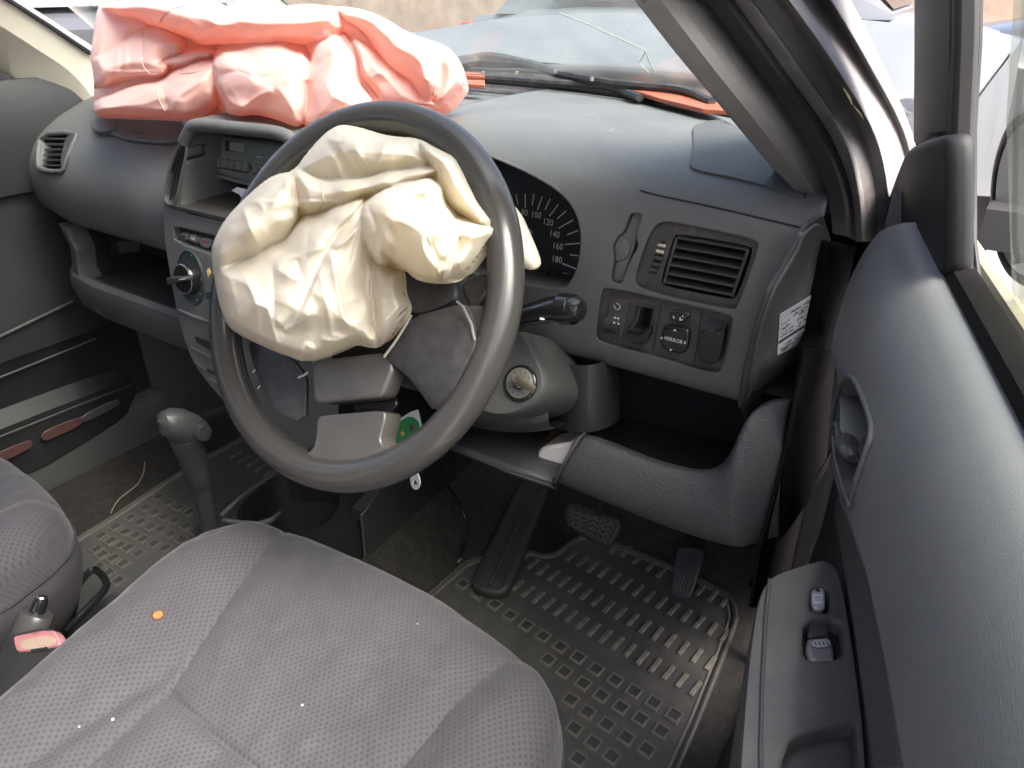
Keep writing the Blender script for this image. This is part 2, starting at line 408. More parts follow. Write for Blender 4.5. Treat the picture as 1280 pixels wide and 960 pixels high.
strip('pillar_flange', [[p+np.array([-.005, .02, 0]) for p in fl1], fl1, fl2, fl3, fl4, fl5, fl6, fl7, fl8, fl9, [p+np.array([-.02, .06, -.01]) for p in fl9], [p+np.array([-.08, .07, -.03]) for p in fl9]], M['paintdull'])
M['chip'] = mat('yellow_primer_chip', (.38, .31, .14), .6)
# worn yellow chips along the painted ridge
for (a, b) in (((1050, 112), (1062, 134)), ((1063, 134), (1076, 152)), ((1080, 160), (1086, 170))):
    pa, pb = at(*a, x=.698), at(*b, x=.708); pm = (pa+pb)/2+np.array([.004, -.006, .002])
    mesh('paint_chip', *g_tube([pa+np.array([.003, -.005, .002]), pm, pb+np.array([.003, -.005, .002])], [.0004, .0014, .0004], 6, flat=.4), M['chip'], car)

# hinge pillar trim below
HP = Plane((.706, .30, .4), (0, 1, 0), (0, 0, 1)); HP.n = np.array([1., 0, 0])
plate('hinge_pillar_trim', HP, [(1036, 302), (1072, 306), (1064, 340), (1052, 400), (1040, 500), (1028, 600), (1020, 740), (955, 740), (974, 705), (1008, 540), (1022, 436), (1031, 420)], .02, M['kick'], car, bv=.003)
plate('hinge_pillar_trim', HP, [(1008, 436), (1060, 436), (1052, 500), (1044, 590), (1030, 760), (940, 760), (950, 690), (985, 560)], .004, M['kick'], car, h=.003, bv=.001)

# passenger windscreen pillar
def pp(u, v, x): return at(u, v, x=x)
pA = [pp(-60, -42, -.58), pp(3, 0, -.595), pp(60, 36, -.61), pp(110, 69, -.625), pp(140, 110, -.635), pp(150, 150, -.64)]
pB = [pp(-60, 20, -.635), pp(0, 55, -.64), pp(40, 82, -.645), pp(75, 108, -.65), pp(100, 132, -.65), pp(105, 150, -.65)]
pC = [pp(-60, 45, -.665), pp(0, 84, -.67), pp(32, 106, -.67), pp(60, 124, -.67), pp(82, 138, -.67), pp(86, 150, -.67)]
strip('pillar_trim', [[p+np.array([-.03, .04, 0]) for p in pA], pA, [(a+b)/2+np.array([.008, -.012, 0]) for a, b in zip(pA, pB)], pB, pC, [p+np.array([-.02, .0, -.01]) for p in pC]], M['cream'])
mesh('windscreen_seal', *g_tube([p+np.array([.003, .004, .003]) for p in pA[:4]], .0045, 8), M['seal'], car)

# windscreen, cowl, bonnet, roof
def yw(x): return .70-.28*(x/.70)**2
def ws(x, t): return np.array([x*(1-.14*t), yw(x)+.035-.60*t+.03*math.sin(math.pi*t), .705+.50*t])
wsc = mesh('windscreen', *grid(ws, np.linspace(-.68, .64, 34), np.linspace(0, 1, 14)), M['windscreen'], car)
solidify(wsc, .004)
cr = [(700, 18), (735, 32), (775, 50), (808, 65), (812, 78), (820, 93)]
def wsdepth(u, v):
    best = None
    for x in np.linspace(0, .6, 241):
        P = at(u, v, x=x); t = (P[2]-.705)/.5
        if 0 < t < 1:
            e = abs(ws(x/(1-.14*t), t)[1]-P[1])
            if best is None or e < best[0]: best = (e, P)
    return best[1]
cr3 = [wsdepth(u, v)+np.array([0, -.003, .002]) for u, v in cr]
mesh('glass_crack', *g_tube(cr3, .0009, 5), M['lcd'], wsc)
mesh('glass_crack', *g_tube([wsdepth(*q)+np.array([0, -.003, .002]) for q in ((808, 66), (800, 80), (812, 92))], .0006, 5), M['lcd'], wsc)
gk = [np.array([x, yw(x)+.012, .722]) for x in np.linspace(-.66, .60, 40)]
mesh('windscreen_gasket', *g_tube(gk, .0075, 8), M['seal'], car)
cowl = mesh('cowl_panel', *grid(lambda a, b: np.array([a, yw(a)+.04+b*(.27+.1*(a/.7)**2), .695+.02*b+.012*math.sin(b*9)]), np.linspace(-.70, .70, 40), np.linspace(0, 1, 14)), M['black'], car)
solidify(cowl, .004)
def plane_z(z): return Plane((0, 0, z), (1, 0, 0), (0, 1, 0))
for pts in ([(778, 103), (850, 113), (900, 127), (912, 138), (880, 136), (830, 124), (790, 112)], [(572, 89), (604, 91), (606, 95), (575, 94)], [(572, 99), (606, 100), (606, 106), (572, 104)]):
    plate('cowl_strip', plane_z(.736), pts, .006, M['orange'], car, bv=.001)
def hood(a, b):
    y = .93-.20*(a/.7)**2+b*(.86+.02*(a/.7)**2)
    z = .728+.050*b+.018*math.sin(b*2.2)*(1-(a/.74)**2)-.03*sstep(b, .92, 1)-.05*sstep(abs(a), .60, .76)*.6+.004*math.sin(a*9+b*5)
    return np.array([a, y, z])
hd = mesh('bonnet', *grid(hood, np.linspace(-.735, .735, 50), np.linspace(0, 1, 30)), M['paint'], car); solidify(hd, .02)
mesh('front_wing', *grid(lambda a, b: np.array([.74+.05*a, .42+b*1.35, .70+.05*b-.62*a**1.2]), np.linspace(0, 1, 8), np.linspace(0, 1, 12)), M['paint'], car)
mesh('front_wing', *grid(lambda a, b: np.array([-.74-.05*a, .42+b*1.35, .70+.05*b-.62*a**1.2]), np.linspace(0, 1, 8), np.linspace(0, 1, 12)), M['paint'], car)
rf = mesh('roof', *grid(lambda a, b: np.array([a, .12-.36*(a/.62)**2*(1-b)-b*2.1, 1.205+.03*math.sin(b*3)-.05*(a/.62)**4]), np.linspace(-.62, .62, 20), np.linspace(0, 1, 14)), M['liner'], car); solidify(rf, .02)
for sx in (-1, 1):
    mesh('centre_pillar', *g_box((sx*.70, -.74, .55), (.05, .16, 1.25)), M['pillar'], car).modifiers.new('bevel', 'BEVEL').width = .01

for sx in (-1, 1):  # unseen rear panels and tailgate, added to cut light from behind
    mesh('rear_side_panel', *g_box((sx*.735, -1.35, .33), (.05, 1.05, .82)), M['cream'], car)
mesh('tailgate', *g_box((0, -2.0, .33), (1.4, .05, .82)), M['cream'], car)
mesh('rear_window', *g_box((0, -1.99, .96), (1.2, .006, .44)), M['doorglass'], car)
# wiper: a thing of its own resting on the glass
wip = thing('windscreen_wiper', 'black windscreen wiper lying along the foot of the cracked glass', 'wiper', tuple(at(600, 88, z=.735)))
A_ = [at(u, v, z=z) for u, v, z in ((560, 82, .738), (600, 75, .74), (660, 80, .742), (700, 92, .742), (770, 104, .742), (850, 112, .742), (890, 128, .738))]
mesh('wiper_arm', *g_tube(catmull(A_, 5), [.010, .012, .012, .012, .012, .014, .015, .014, .012, .010, .009, .008, .008, .008, .008, .008, .007, .007, .007, .006, .006, .006, .006, .006, .006, .006, .006, .006, .006, .006, .006], 8), M['black'], wip)
B_ = [at(u, v, z=.731) for u, v in ((560, 97), (610, 98), (680, 103), (760, 110), (800, 122))]
mesh('wiper_blade', *g_tube(catmull(B_, 6), .006, 8), M['black'], wip)
for u, v in ((604, 93), (646, 93), (694, 91), (740, 101)):
    mesh('blade_clip', *g_lathe(at(u, v, z=.748), (0, 0, 1), [(0, .003), (.004, .003), (.005, .001)], 8), M['steel'], wip)

# ------------------------------------------------------------------ dashboard
dash = thing('dashboard', 'dark grey plastic dashboard with round dials, square air vents and radio stack', 'dashboard', (0, .35, 0))
DRV = np.array([(None, .690), (None, .717), (.45, .722), (.33, .722), (.245, .717), (.207, .701), (.194, .672), (.189, .620), (.193, .562), (.199, .522), (.212, .503), (.25, .497)], dtype=object)
BZ = np.array([0, 0, .004, .012, .018, .018, .006, 0, 0, 0, 0, 0]); BY = np.array([0, 0, 0, .005, .018, .036, .036, .020, .004, 0, 0, 0])
def prof_drv(x):
    B = math.exp(-(abs(x-.325)/.145)**4); e = sstep(x, .55, .71)
    y = np.array([yw(x)+.012, yw(x)]+[float(p[0]) for p in DRV[2:]]); z = np.array([float(p[1]) for p in DRV])
    y = y-B*BY-.018*e*np.array([0, 0, .2, .5, 1, 1, .6, .2, 0, 0, 0, 0]); z = z+B*BZ
    k = np.minimum(1, np.maximum(0, (yw(x)-.36)/.09)); y[2] = .36+(y[2]-.36)*k if yw(x) < .47 else y[2]
    return y, z
def spl(P, n=10): return np.array(catmull(P, n))
_r = prof_drv(.60); _c = spl(list(zip(*_r))); KD = np.concatenate([[0], np.cumsum(np.linalg.norm(np.diff(_c, axis=0), axis=1))])
PC = {}
def f_drv(x, s):
    k = round(x, 4)
    if k not in PC: PC[k] = spl(list(zip(*prof_drv(k))))
    c = PC[k]; return np.array([x, np.interp(s, KD, c[:, 0]), np.interp(s, KD, c[:, 1])])
SD = Surf(f_drv, (.5, float(np.interp(70, np.arange(len(KD)), KD)))); SD.sgn = 1
n_ = np.cross(f_drv(.601, SD.g[1])-f_drv(.60, SD.g[1]), f_drv(.60, SD.g[1]+.003)-f_drv(.60, SD.g[1]))
SD.sgn = -1 if n_[1] > 0 else 1
SMAX = KD[-1]
def sz(i): return float(KD[min(i*10, len(KD)-1)])
def xend(s): return float(np.interp(s, [0, sz(1), sz(2), sz(4), sz(5), sz(6), sz(8), sz(10), SMAX], [.655, .655, .672, .692, .700, .694, .672, .655, .652]))
outD = [(.125, 0)]+[(x, 0) for x in np.linspace(.16, .64, 12)]+[(xend(s), s) for s in np.linspace(0, SMAX, 30)]+[(x, SMAX) for x in np.linspace(.64, .125, 12)]
def holepx(sf, pts, sm=1, g=None):
    q = [sf.px(u, v, 0) for u, v in pts]
    return chaikin(q, sm) if sm else q
# instrument cluster opening: right half measured, left half mirrored about the wheel axis
clR = [SD.px(u, v) for u, v in ((650, 212), (675, 225), (695, 237), (710, 251), (720, 267), (725, 285), (726, 302), (724, 322), (720, 338), (712, 354), (703, 362))]
XC = .325
clR = [(XC+.01, clR[0][1]-.012)]+clR+[(XC+.08, clR[-1][1]+.003), (XC+.01, clR[-1][1]+.004)]
CL = chaikin(clR+[(2*XC-a, b) for a, b in clR[::-1]], 1)
VF = holepx(SD, [(827, 276), (860, 281), (945, 299), (949, 307), (936, 345), (922, 384), (914, 387), (860, 377), (801, 362), (792, 352), (802, 318), (814, 287)], 2)
SP = holepx(SD, [(757, 359), (827, 374), (912, 393), (917, 399), (910, 430), (904, 459), (894, 468), (820, 446), (750, 428), (744, 420), (747, 393), (752, 363)], 2)
SL = holepx(SD, [(788.4, 266), (801.6, 267), (802.5, 271), (795, 294), (798.8, 308), (789.4, 322), (778, 352.5), (774, 355), (764, 352.5), (763, 347), (768, 322.5), (765, 309), (770, 298), (779, 290.6), (784, 277.5)], 1)
INW = np.array([0, 1., -.12])
fascia = holed('driver_fascia', SD, outD, [CL, VF, SP, SL], M['dash'], dash, step=.011, depth=None, hd=[INW*.085, INW*.009, INW*.007, INW*.008])
solidify(fascia, .002)
print('cluster', [SD.f(a, b).round(3).tolist() for a, b in clR[1:-2:3]], 'vent', [SD.f(a, b).round(3).tolist() for a, b in VF[::12]])

# thin seam where the dash top panel meets the face, scratches
seam = [SD.f(*SD.px(u, v), .0003) for u, v in ((800, 238), (822, 244), (860, 252), (910, 263), (960, 275), (1003, 285))]
mesh('panel_seam', *g_tube(catmull(seam, 5), .0009, 5), M['void'], dash)
for pts in (((732, 142), (748, 147), (758, 158)), ((760, 165), (768, 160)), ((742, 161), (778, 166)), ((836, 189), (840, 190))):
    mesh('scratch', *g_tube([SD.f(*SD.px(u, v), .0002) for u, v in pts], .0007, 4, flat=.3), mat('scuff', (.22, .22, .21), .7) if 'scuff' not in bpy.data.materials else bpy.data.materials['scuff'], dash)
# speaker grille on the dash top
M['grille'] = mat('speaker_grille', (.062, .064, .064), .6, bump=1.0, bscale=330, var=.1, bevel=.002)
gp = [SD.px(u, v) for u, v in ((884, 147), (925, 158), (1005, 200), (1010, 250), (995, 245), (930, 227), (868, 215), (861, 208), (866, 190))]
gq = chaikin(gp, 2)
holed('speaker_grille', SD, gq, [], M['grille'], dash, step=.012, depth=.004, h=.0022)

# end cap on the door side, with the paper sticker
capP = Plane((.697, .188, .690), (0, 1, 0), (0, 0, 1))
pa, pb, pc = np.array([.700, .186, .700]), np.array([.657, .197, .513]), np.array([.716, .34, .66])
a_ = unit(pc-pa); capP = Plane(pa, a_, pa-pb)
if capP.n[0] < 0: capP.n = -capP.n
plate('end_panel', capP, [(1008, 283), (1030, 268), (1040, 300), (1034, 371), (1024, 436), (1014, 520), (1000, 560), (940, 540), (926, 508), (932, 470), (944, 420), (962, 366), (982, 334), (1000, 300)], .005, M['dash2'], dash, h=0, bv=.003)
plate('end_cover', capP, [(1006, 291), (1028, 276), (1033, 302), (1029, 371), (1018, 430), (975, 468), (940, 494), (938, 477), (950, 415), (967, 365), (985, 336), (1001, 308)], .006, M['dash'], dash, h=.002, sm=1, bv=.0015)
stk = plate('sticker', capP, [(975.5, 393), (1019, 366), (1016.5, 416), (1006, 422), (1005, 428), (972, 444)], .0006, mat('sticker_paper', (.80, .82, .86), .55, var=.05), dash, h=.0032, bv=0)
stk['label'] = 'white paper service sticker with rows of dark handwriting'
rs = random.Random(3); P_ = []
def quad(p, q, w): P_.append(stroke(capP, p, q, w, .0038))
def stpt(s, t):
    a, b, c, d = map(np.array, ((975.5, 393.), (1019, 366.), (1017, 437.), (972, 445.)))
    a2, b2 = np.array((975.5, 393.)), np.array((1019., 366.)); d2, c2 = np.array((972., 444.)), np.array((1016., 418.))
    return (a2+(b2-a2)*s)*(1-t)+(d2+(c2-d2)*s)*t
for t, segs in ((.12, ((.3, .6), (.66, .86))), (.22, ((.42, .55), (.60, .80), (.84, .95))), (.30, ((.06, .10), (.15, .19), (.24, .30), (.55, .78), (.82, .95))), (.40, ((.05, .32), (.52, .70), (.75, .96))), (.50, ((.07, .11), (.2, .24), (.30, .42), (.58, .64), (.7, .93))), (.58, ((.06, .25), (.3, .42), (.55, .62))), (.82, ((.2, .38), (.44, .6), (.66, .95))), (.90, ((.06, .45), (.5, .62))), (.95, ((.1, .3),))):
    for s0, s1 in segs:
        s = s0
        while s < s1:
            e = min(s1, s+rs.uniform(.02, .05)); tt = t+rs.uniform(-.012, .012); quad(stpt(s, tt), stpt(e, tt+rs.uniform(-.015, .015)), rs.uniform(.0012, .0036)); s = e+rs.uniform(.005, .02)
quad(stpt(.01, .70), stpt(.99, .66), .0042)
join('handwriting', P_, M['darkprint'], stk)

# dials
CP = Plane((XC, .268, .640), (1, 0, 0), (0, .22, 1)); 
if CP.n[1] > 0: CP.n = -CP.n
cl = bpy.data.objects.new('instrument_cluster', bpy.data.meshes.new('instrument_cluster'))
V, F = g_prism([CP.f(a, b) for a, b in chaikin([(-.19, -.085), (.19, -.085), (.19, .09), (-.19, .09)], 1)], (0, .03, 0))
bpy.data.objects.remove(cl); cl = mesh('instrument_cluster', V, F, mat('dial_face', (.012, .013, .016), .35), dash)
tk = [((645, 243.1), (647.3, 255.6)), ((656.5, 241.9), (656.5, 260)), ((667.5, 242.5), (665, 256.9)), ((677.8, 245.6), (671.9, 262.3)), ((687.8, 248.5), (681.3, 262.3)), ((697.8, 255.6), (686.9, 270)), ((707.8, 263.5), (696.5, 273.5)), ((716.3, 275), (698.4, 285.3)), ((722.8, 288.1), (708.8, 293.5)), ((724.8, 304), (706, 305.6)), ((723, 319.8), (712.3, 318.5)), ((720, 336), (703, 329.4))]
for p, q in tk:
    V, F = stroke(CP, p, q, .0013, .001); mesh('dial_tick', V, F, M['dialprint'], cl)
for s, u, v in (('80', 655.5, 266), ('100', 670, 269), ('120', 685, 278), ('140', 693, 293), ('160', 697, 308), ('180', 696, 324.5), ('km/h', 659, 289)):
    text('dial_numeral', s, CP, u, v, .0105 if s != 'km/h' else .0085, M['dialprint'], cl, h=.001, stretch=.92)
# trip meter knob and lower legend of the cluster
mesh('trip_knob', *g_lathe(CP.pt(690, 345, 0), CP.n, [(0, .009), (.008, .009), (.012, .006), (.02, .0045), (.021, .003)], 16), M['gloss'], cl)
for i in range(3):
    V, F = stroke(CP, (703+i, 341+i*4.2), (713, 342.5+i*4.2), .0012, .001); mesh('dial_legend', V, F, M['radio'], cl)

# side air vent
ES = Surf(lambda a, b: f_drv(a, b)+INW*.006, SD.g); ES.sgn = SD.sgn
vo = chaikin([SD.px(u, v) for u, v in ((843, 293), (934, 308), (939, 314), (929, 345), (918.5, 373), (912, 376), (870, 368), (826, 359), (822.5, 352), (831, 325), (839, 297))], 2)
so = chaikin([SD.px(u, v) for u, v in ((825, 302), (829, 304), (829, 310), (818, 341), (812, 344), (810, 340), (818, 312))], 2)
def grow(L, k):
    L = np.array(L); c = L.mean(0); return [c+(p-c)*k for p in L]
bez = holed('air_vent', ES, grow(VF, 1.01), [vo, so], M['panel'], dash, step=.006, depth=.02, hd=[INW*.05, INW*.01])
def vab(s, t):
    """position inside the louvre opening, s across, t down"""
    c = [np.array(SD.px(*p)) for p in ((842, 294), (937.5, 310), (915, 375), (824.5, 357))]
    return (c[0]*(1-s)+c[1]*s)*(1-t)+(c[3]*(1-s)+c[2]*s)*t
VS = Surf(lambda a, b: f_drv(a, b)+INW*.005, SD.g)
inner = [VS.f(*vab(s, t)) for s, t in [(0, .0), (1, 0), (1, 1), (0, 1)]]
mesh('vent_duct', *g_prism([p+INW*.045 for p in inner], INW*.004), M['void'], bez)
fr = []
for i, t in enumerate((.06, .235, .41, .585, .76, .935)):
    P2 = [VS.f(*vab(s, t)) for s in np.linspace(.035, .965, 7)]
    sec = [[p+np.array([0, 0, .0011])-INW*.001, p-INW*.0015, p-np.array([0, 0, .0011])-INW*.001, p-np.array([0, 0, .0013])+INW*.014+np.array([0, 0, .004]), p+np.array([0, 0, .0009])+INW*.014+np.array([0, 0, .004])] for p in P2]
    mesh('vent_slat', *g_loft(sec, True, True), M['trim'], bez)
for s in (.03, .97):
    mesh('vent_frame', *g_tube([VS.f(*vab(s, t)) for t in np.linspace(.05, .95, 8)], .0018, 8), M['trim'], bez)
for s in (.20, .42, .90):
    P2 = [VS.f(*vab(s, t))+INW*.018 for t in np.linspace(.06, .94, 6)]
    mesh('vent_vane', *g_loft([[p, p+np.array([.0015, 0, 0]), p+np.array([.0015, 0, 0])+INW*.02, p+INW*.02] for p in P2], True, True), M['trim'], bez)
# thumb wheel
SV = Surf(lambda a, b: f_drv(a, b)+INW*.007, SD.g); SV.sgn = SD.sgn
th = [np.array(SD.px(u, v)) for u, v in ((826.5, 304.5), (824, 312), (821.5, 320), (818.5, 328), (815.5, 336), (813, 342))]
for i in range(5):
    c = (th[i]+th[i+1])/2; mesh('thumb_wheel', *g_tube([SV.f(c[0]-.0042, c[1], .001), SV.f(c[0]+.0042, c[1], .001)], .0028, 8), M['steel'] if i < 2 else M['trim'], bez)
for (p, q) in (((828, 294), (832, 296)), ((827, 297), (831, 299)), ((810, 352), (813, 355)), ((813, 355), (815, 351))):
    V, F = stroke(ES, p, q, .0007, .0006); mesh('vent_mark', V, F, M['darkprint'], bez)

# coin slot
SF = Surf(lambda a, b: f_drv(a, b)+INW*.0075, SD.g); SF.sgn = SD.sgn
sl2 = [SD.px(u, v) for u, v in ((802, 268), (802.5, 271.5), (795, 294), (793, 310), (779, 348), (776.5, 347), (788, 312), (794, 294))]
cs = holed('card_slot', SF, grow(SL, 1.0), [sl2], M['dash'], dash, step=.008, depth=.002, hd=INW*.03)
mesh('slot_back', *g_prism([SF.f(*p)+INW*.03 for p in sl2], INW*.002), M['void'], cs)
mesh('coin_rest', *g_lathe(SF.pt(773, 310, 0), -INW, [(0, .0135), (.001, .013), (.0015, .011)], 20), M['dash'], cs)

# switch panel
SQ = Surf(lambda a, b: f_drv(a, b)+INW*.005, SD.g); SQ.sgn = SD.sgn
def Q4(pts): return [(740+x/6.4, 350+y/6.4) for x, y in pts]
pk = chaikin([SD.px(u, v) for u, v in Q4([(375, 205), (490, 228), (455, 375), (380, 435), (300, 420), (350, 330)])], 1)
spn = holed('switch_panel', SQ, grow(SP, 1.01), [pk], M['panel'], dash, step=.007, depth=.008, hd=INW*.03)
mesh('pocket_back', *g_prism([SQ.f(*p)+INW*.028 for p in pk], INW*.002), M['void'], spn)
plate('pocket_lip', SQ, Q4([(258, 415), (380, 452), (470, 385), (466, 430), (440, 500), (370, 525), (275, 485)]), .008, M['gloss'], spn, h=.009, sm=1, bv=.0012)
mesh('pocket_rim', *g_tube([SQ.pt(u, v, .0015) for u, v in Q4([(258, 418), (330, 335), (368, 200), (500, 226), (468, 385), (382, 452), (258, 418)])], .0013, 6), M['steel'] if False else M['trim'], spn)
lv = plate('headlamp_level_switch', SQ, Q4([(165, 142), (290, 160), (303, 180), (243, 460), (225, 475), (105, 440), (95, 420), (145, 160)]), .004, M['panel'], spn, h=.003, sm=1)
mesh('thumb_wheel', *g_tube([SQ.pt(*Q4([(120, 335)])[0], -.002), SQ.pt(*Q4([(235, 360)])[0], -.002)], .0105, 20), M['trim'], lv)
for p, q in (((175, 200), (190, 235)), ((195, 185), (215, 195)), ((215, 195), (228, 215)), ((228, 215), (215, 235)), ((195, 235), (215, 235))):
    V, F = stroke(SQ, *Q4([p, q]), .0009, .0036); mesh('lamp_symbol', V, F, M['dialprint'], lv)
for p in ((175, 300), (200, 305), (170, 340), (205, 348)):
    V, F = stroke(SQ, *Q4([p, (p[0]+16, p[1]+3)]), .0022, .0092); mesh('wheel_mark', V, F, M['dialprint'], lv)
sw = plate('mirror_select_switch', SQ, Q4([(650, 245), (765, 262), (785, 285), (772, 350), (745, 358), (640, 325), (622, 300), (630, 260)]), .006, M['trim'], spn, h=.004, sm=2, bv=.002)
plate('rocker', SQ, Q4([(655, 262), (755, 278), (765, 295), (755, 335), (735, 340), (655, 318), (642, 300), (645, 272)]), .004, M['gloss'], sw, h=.0065, sm=1, bv=.002)
for p, q in (((652, 285), (650, 302)), ((650, 302), (664, 306)), ((705, 298), (705, 322)), ((722, 285), (732, 300)), ((700, 322), (726, 318))):
    V, F = stroke(SQ, *Q4([p, q]), .001, .0072); mesh('switch_mark', V, F, M['print'], sw)
mp = plate('mirror_pad', SQ, Q4([(590, 368), (740, 390), (775, 410), (785, 450), (765, 545), (735, 590), (690, 597), (590, 565), (555, 540), (543, 500), (555, 420), (570, 380)]), .006, M['gloss'], spn, h=.006, sm=2, bv=.003, seg=3)
SQT = Surf(lambda a, b: SQ.fn(a, -b), (SQ.g[0], -SQ.g[1])); SQT.sgn = -SQ.sgn
text('pad_legend', 'MIRROR', SQT, *Q4([(652, 482)])[0], .0062, M['print'], mp, h=.0066, stretch=.86)
for c, d in (((562, 465), (-1, 0)), ((737, 500), (1, 0)), ((662, 408), (0, 1)), ((630, 553), (0, -1))):
    ab = np.array(SQ.px(*Q4([c])[0], .0066)); d = np.array([d[0], -d[1]])*.0024; n2 = np.array([-d[1], d[0]])*.75
    mesh('pad_arrow', [SQ.f(*(ab+d), .0066), SQ.f(*(ab+n2), .0066), SQ.f(*(ab-n2), .0066)], [[0, 1, 2]], M['print'], mp)
kb = plate('rear_demist_knob', SQ, Q4([(870, 385), (980, 412), (1065, 375), (1060, 440), (1022, 650), (990, 672), (950, 675), (860, 645), (845, 615)]), .012, M['gloss'], spn, h=.013, sm=1, bv=.003, seg=3)
top = on(SQ, Q4([(868, 388), (980, 412), (1080, 372), (1088, 345), (930, 312), (912, 330)]))
Vt = [SQ.pt(*Q4([(868, 388)])[0], .0132), SQ.pt(*Q4([(980, 412)])[0], .0132), SQ.pt(*Q4([(1068, 375)])[0], .0132), SQ.pt(*Q4([(1086, 345)])[0], .002), SQ.pt(*Q4([(930, 314)])[0], .002), SQ.pt(*Q4([(908, 335)])[0], .002)]
mesh('knob_top', Vt, [[0, 1, 4, 5], [1, 2, 3, 4]], M['trim'], kb)
for p, q in (((558, 182), (485, 575)), ((880, 255), (822, 655))):
    V, F = g_tube([SQ.pt(*Q4([p])[0], .0003), SQ.pt(*Q4([q])[0], .0003)], .0008, 5); mesh('panel_seam', V, F, M['void'], spn)

mesh('dash_light_block', *g_box((0, .378, .57), (1.28, .085, .22)), M['void'], dash)  # unseen box added to stop light leaking in under the dash top
# knee space behind the lower edge of the fascia
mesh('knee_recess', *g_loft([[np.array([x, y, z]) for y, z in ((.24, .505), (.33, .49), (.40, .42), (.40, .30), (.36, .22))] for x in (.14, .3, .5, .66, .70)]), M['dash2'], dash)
# ------------------------------------------------------------------ centre stack
SK = Plane((0, .150, .720), (1, 0, 0), (0, .16, 1))
if SK.n[1] > 0: SK.n = -SK.n
def sk(pts, sm=0):
    q = [SK.px(u, v) for u, v in pts]; return chaikin(q, sm) if sm else q
XR = .128
so_ = sk([(250, 150), (238, 152), (228, 166), (219, 190), (209, 222), (204, 250), (205, 280), (206, 302), (213, 345), (222, 393), (234, 437), (252, 470), (290, 512)])
zb = so_[-1][1]
so_ = [(XR, .002), (.0, .004)]+so_+[(XR-.02, zb-.02), (XR, zb)]
h1 = sk([(236, 163), (246, 160), (300, 165), (352, 172)]) ; b0 = sk([(277, 276), (238, 268), (227, 262), (226, 254)])
h1 = h1+[(.112, h1[-1][1]-.003), (.112, b0[0][1]+.003)]+b0
h2 = sk([(225, 181), (232, 181), (235, 186), (229, 214), (220, 254), (214, 257), (207, 252), (207, 238), (213, 208)], 1)
h3 = sk([(217, 285), (224, 284), (266, 294)])+[(.06, sk([(266, 294)])[0][1]), (.06, sk([(262, 318)])[0][1])]+sk([(262, 318), (230, 307), (217, 299)])
kc = np.array(SK.px(240, 347))
stack = holed('centre_stack', SK, chaikin(so_, 1), [h1, h2, h3], M['dash'], dash, step=.012, depth=.05, hd=[np.array([0, .10, -.004]), np.array([0, .03, 0]), np.array([0, .012, 0])])
# brow over the radio
br = [SK.f(a, b) for a, b in sk([(230, 178), (236, 166), (247, 157), (300, 161), (352, 168)])]+[SK.f(.118, -.012)]
mesh('stack_brow', *g_tube(catmull(br, 5), .0085, 10), M['dash'], dash)
mesh('centre_top', *g_loft([[np.array([x, y, z]) for y, z in ((.146, .716), (.155, .722), (.20, .7235), (.33, .7215), (.50, .7165), (.705, .700))] for x in (-.10, -.05, .05, .14)]), M['dash'], dash)
# pocket inside: back, shelf board, radio
mesh('pocket_back', *g_box((-.01, .243, .630), (.29, .006, .14)), M['void'], dash)
sh = [SK.f(*p) for p in sk([(229, 258), (280, 268)])]; shz = sh[0][2]
mesh('pocket_shelf', *g_prism([np.array([-.150, .128, shz]), np.array([.112, .128, shz]), np.array([.112, .242, shz+.004]), np.array([-.150, .242, shz+.004])], (0, 0, -.005)), M['panel'], dash)
RP = Plane((0, .20, .69), (1, 0, 0), (0, .10, 1))
if RP.n[1] > 0: RP.n = -RP.n
ro = [RP.px(u, v) for u, v in ((262, 170), (268, 168), (352, 182))]; rb = [RP.px(u, v) for u, v in ((322, 231), (270, 217), (263, 208))]
ro = ro+[(.095, ro[-1][1]-.001), (.095, rb[0][1]-.001)]+rb
rdo = plate('radio', RP, ro, .10, M['radio'], dash, ab=True, sm=1, bv=.002)
plate('radio_sill', RP, [(268, 218), (322, 231), (322, 236), (272, 223)], .02, M['radio'], rdo, h=.006, bv=.002)
def Z1(pts): return [(180+x/6.4, 130+y/6.4) for x, y in pts]
plate('display_window', RP, Z1([(648, 288), (805, 308), (805, 390), (648, 375)]), .003, M['void'], rdo, h=.0012, bv=0)
plate('display', RP, Z1([(685, 298), (803, 312), (803, 388), (683, 372)]), .002, M['lcd'], rdo, h=.0020, bv=0)
plate('button_well', RP, Z1([(555, 425), (840, 470), (850, 490), (835, 555), (800, 552), (560, 505)]), .003, M['void'], rdo, h=.0008, sm=1, bv=0)
plate('button_well', RP, Z1([(850, 475), (980, 492), (970, 575), (860, 560)]), .003, M['void'], rdo, h=.0008, sm=1, bv=0)
for x in (563, 613, 670, 727, 783, 865, 917):
    y = 430+(x-563)*.165
    plate('radio_button', RP, Z1([(x, y), (x+42, y+7), (x+40, y+76), (x-2, y+69)]), .006, M['radio'], rdo, h=.0045, bv=.0008)
for x in (590, 645, 700, 755, 810, 880, 935):
    V, F = stroke(RP, *Z1([(x, 418+(x-590)*.16), (x+8, 419+(x-590)*.16)]), .0008, .001); mesh('radio_print', V, F, M['dialprint'], rdo)
for x, y, w in ((892, 420, 55), (1015, 440, 22), (1040, 385, 12)):
    V, F = stroke(RP, *Z1([(x, y), (x+w, y+w*.16)]), .0010, .001); mesh('radio_print', V, F, M['dialprint'], rdo)
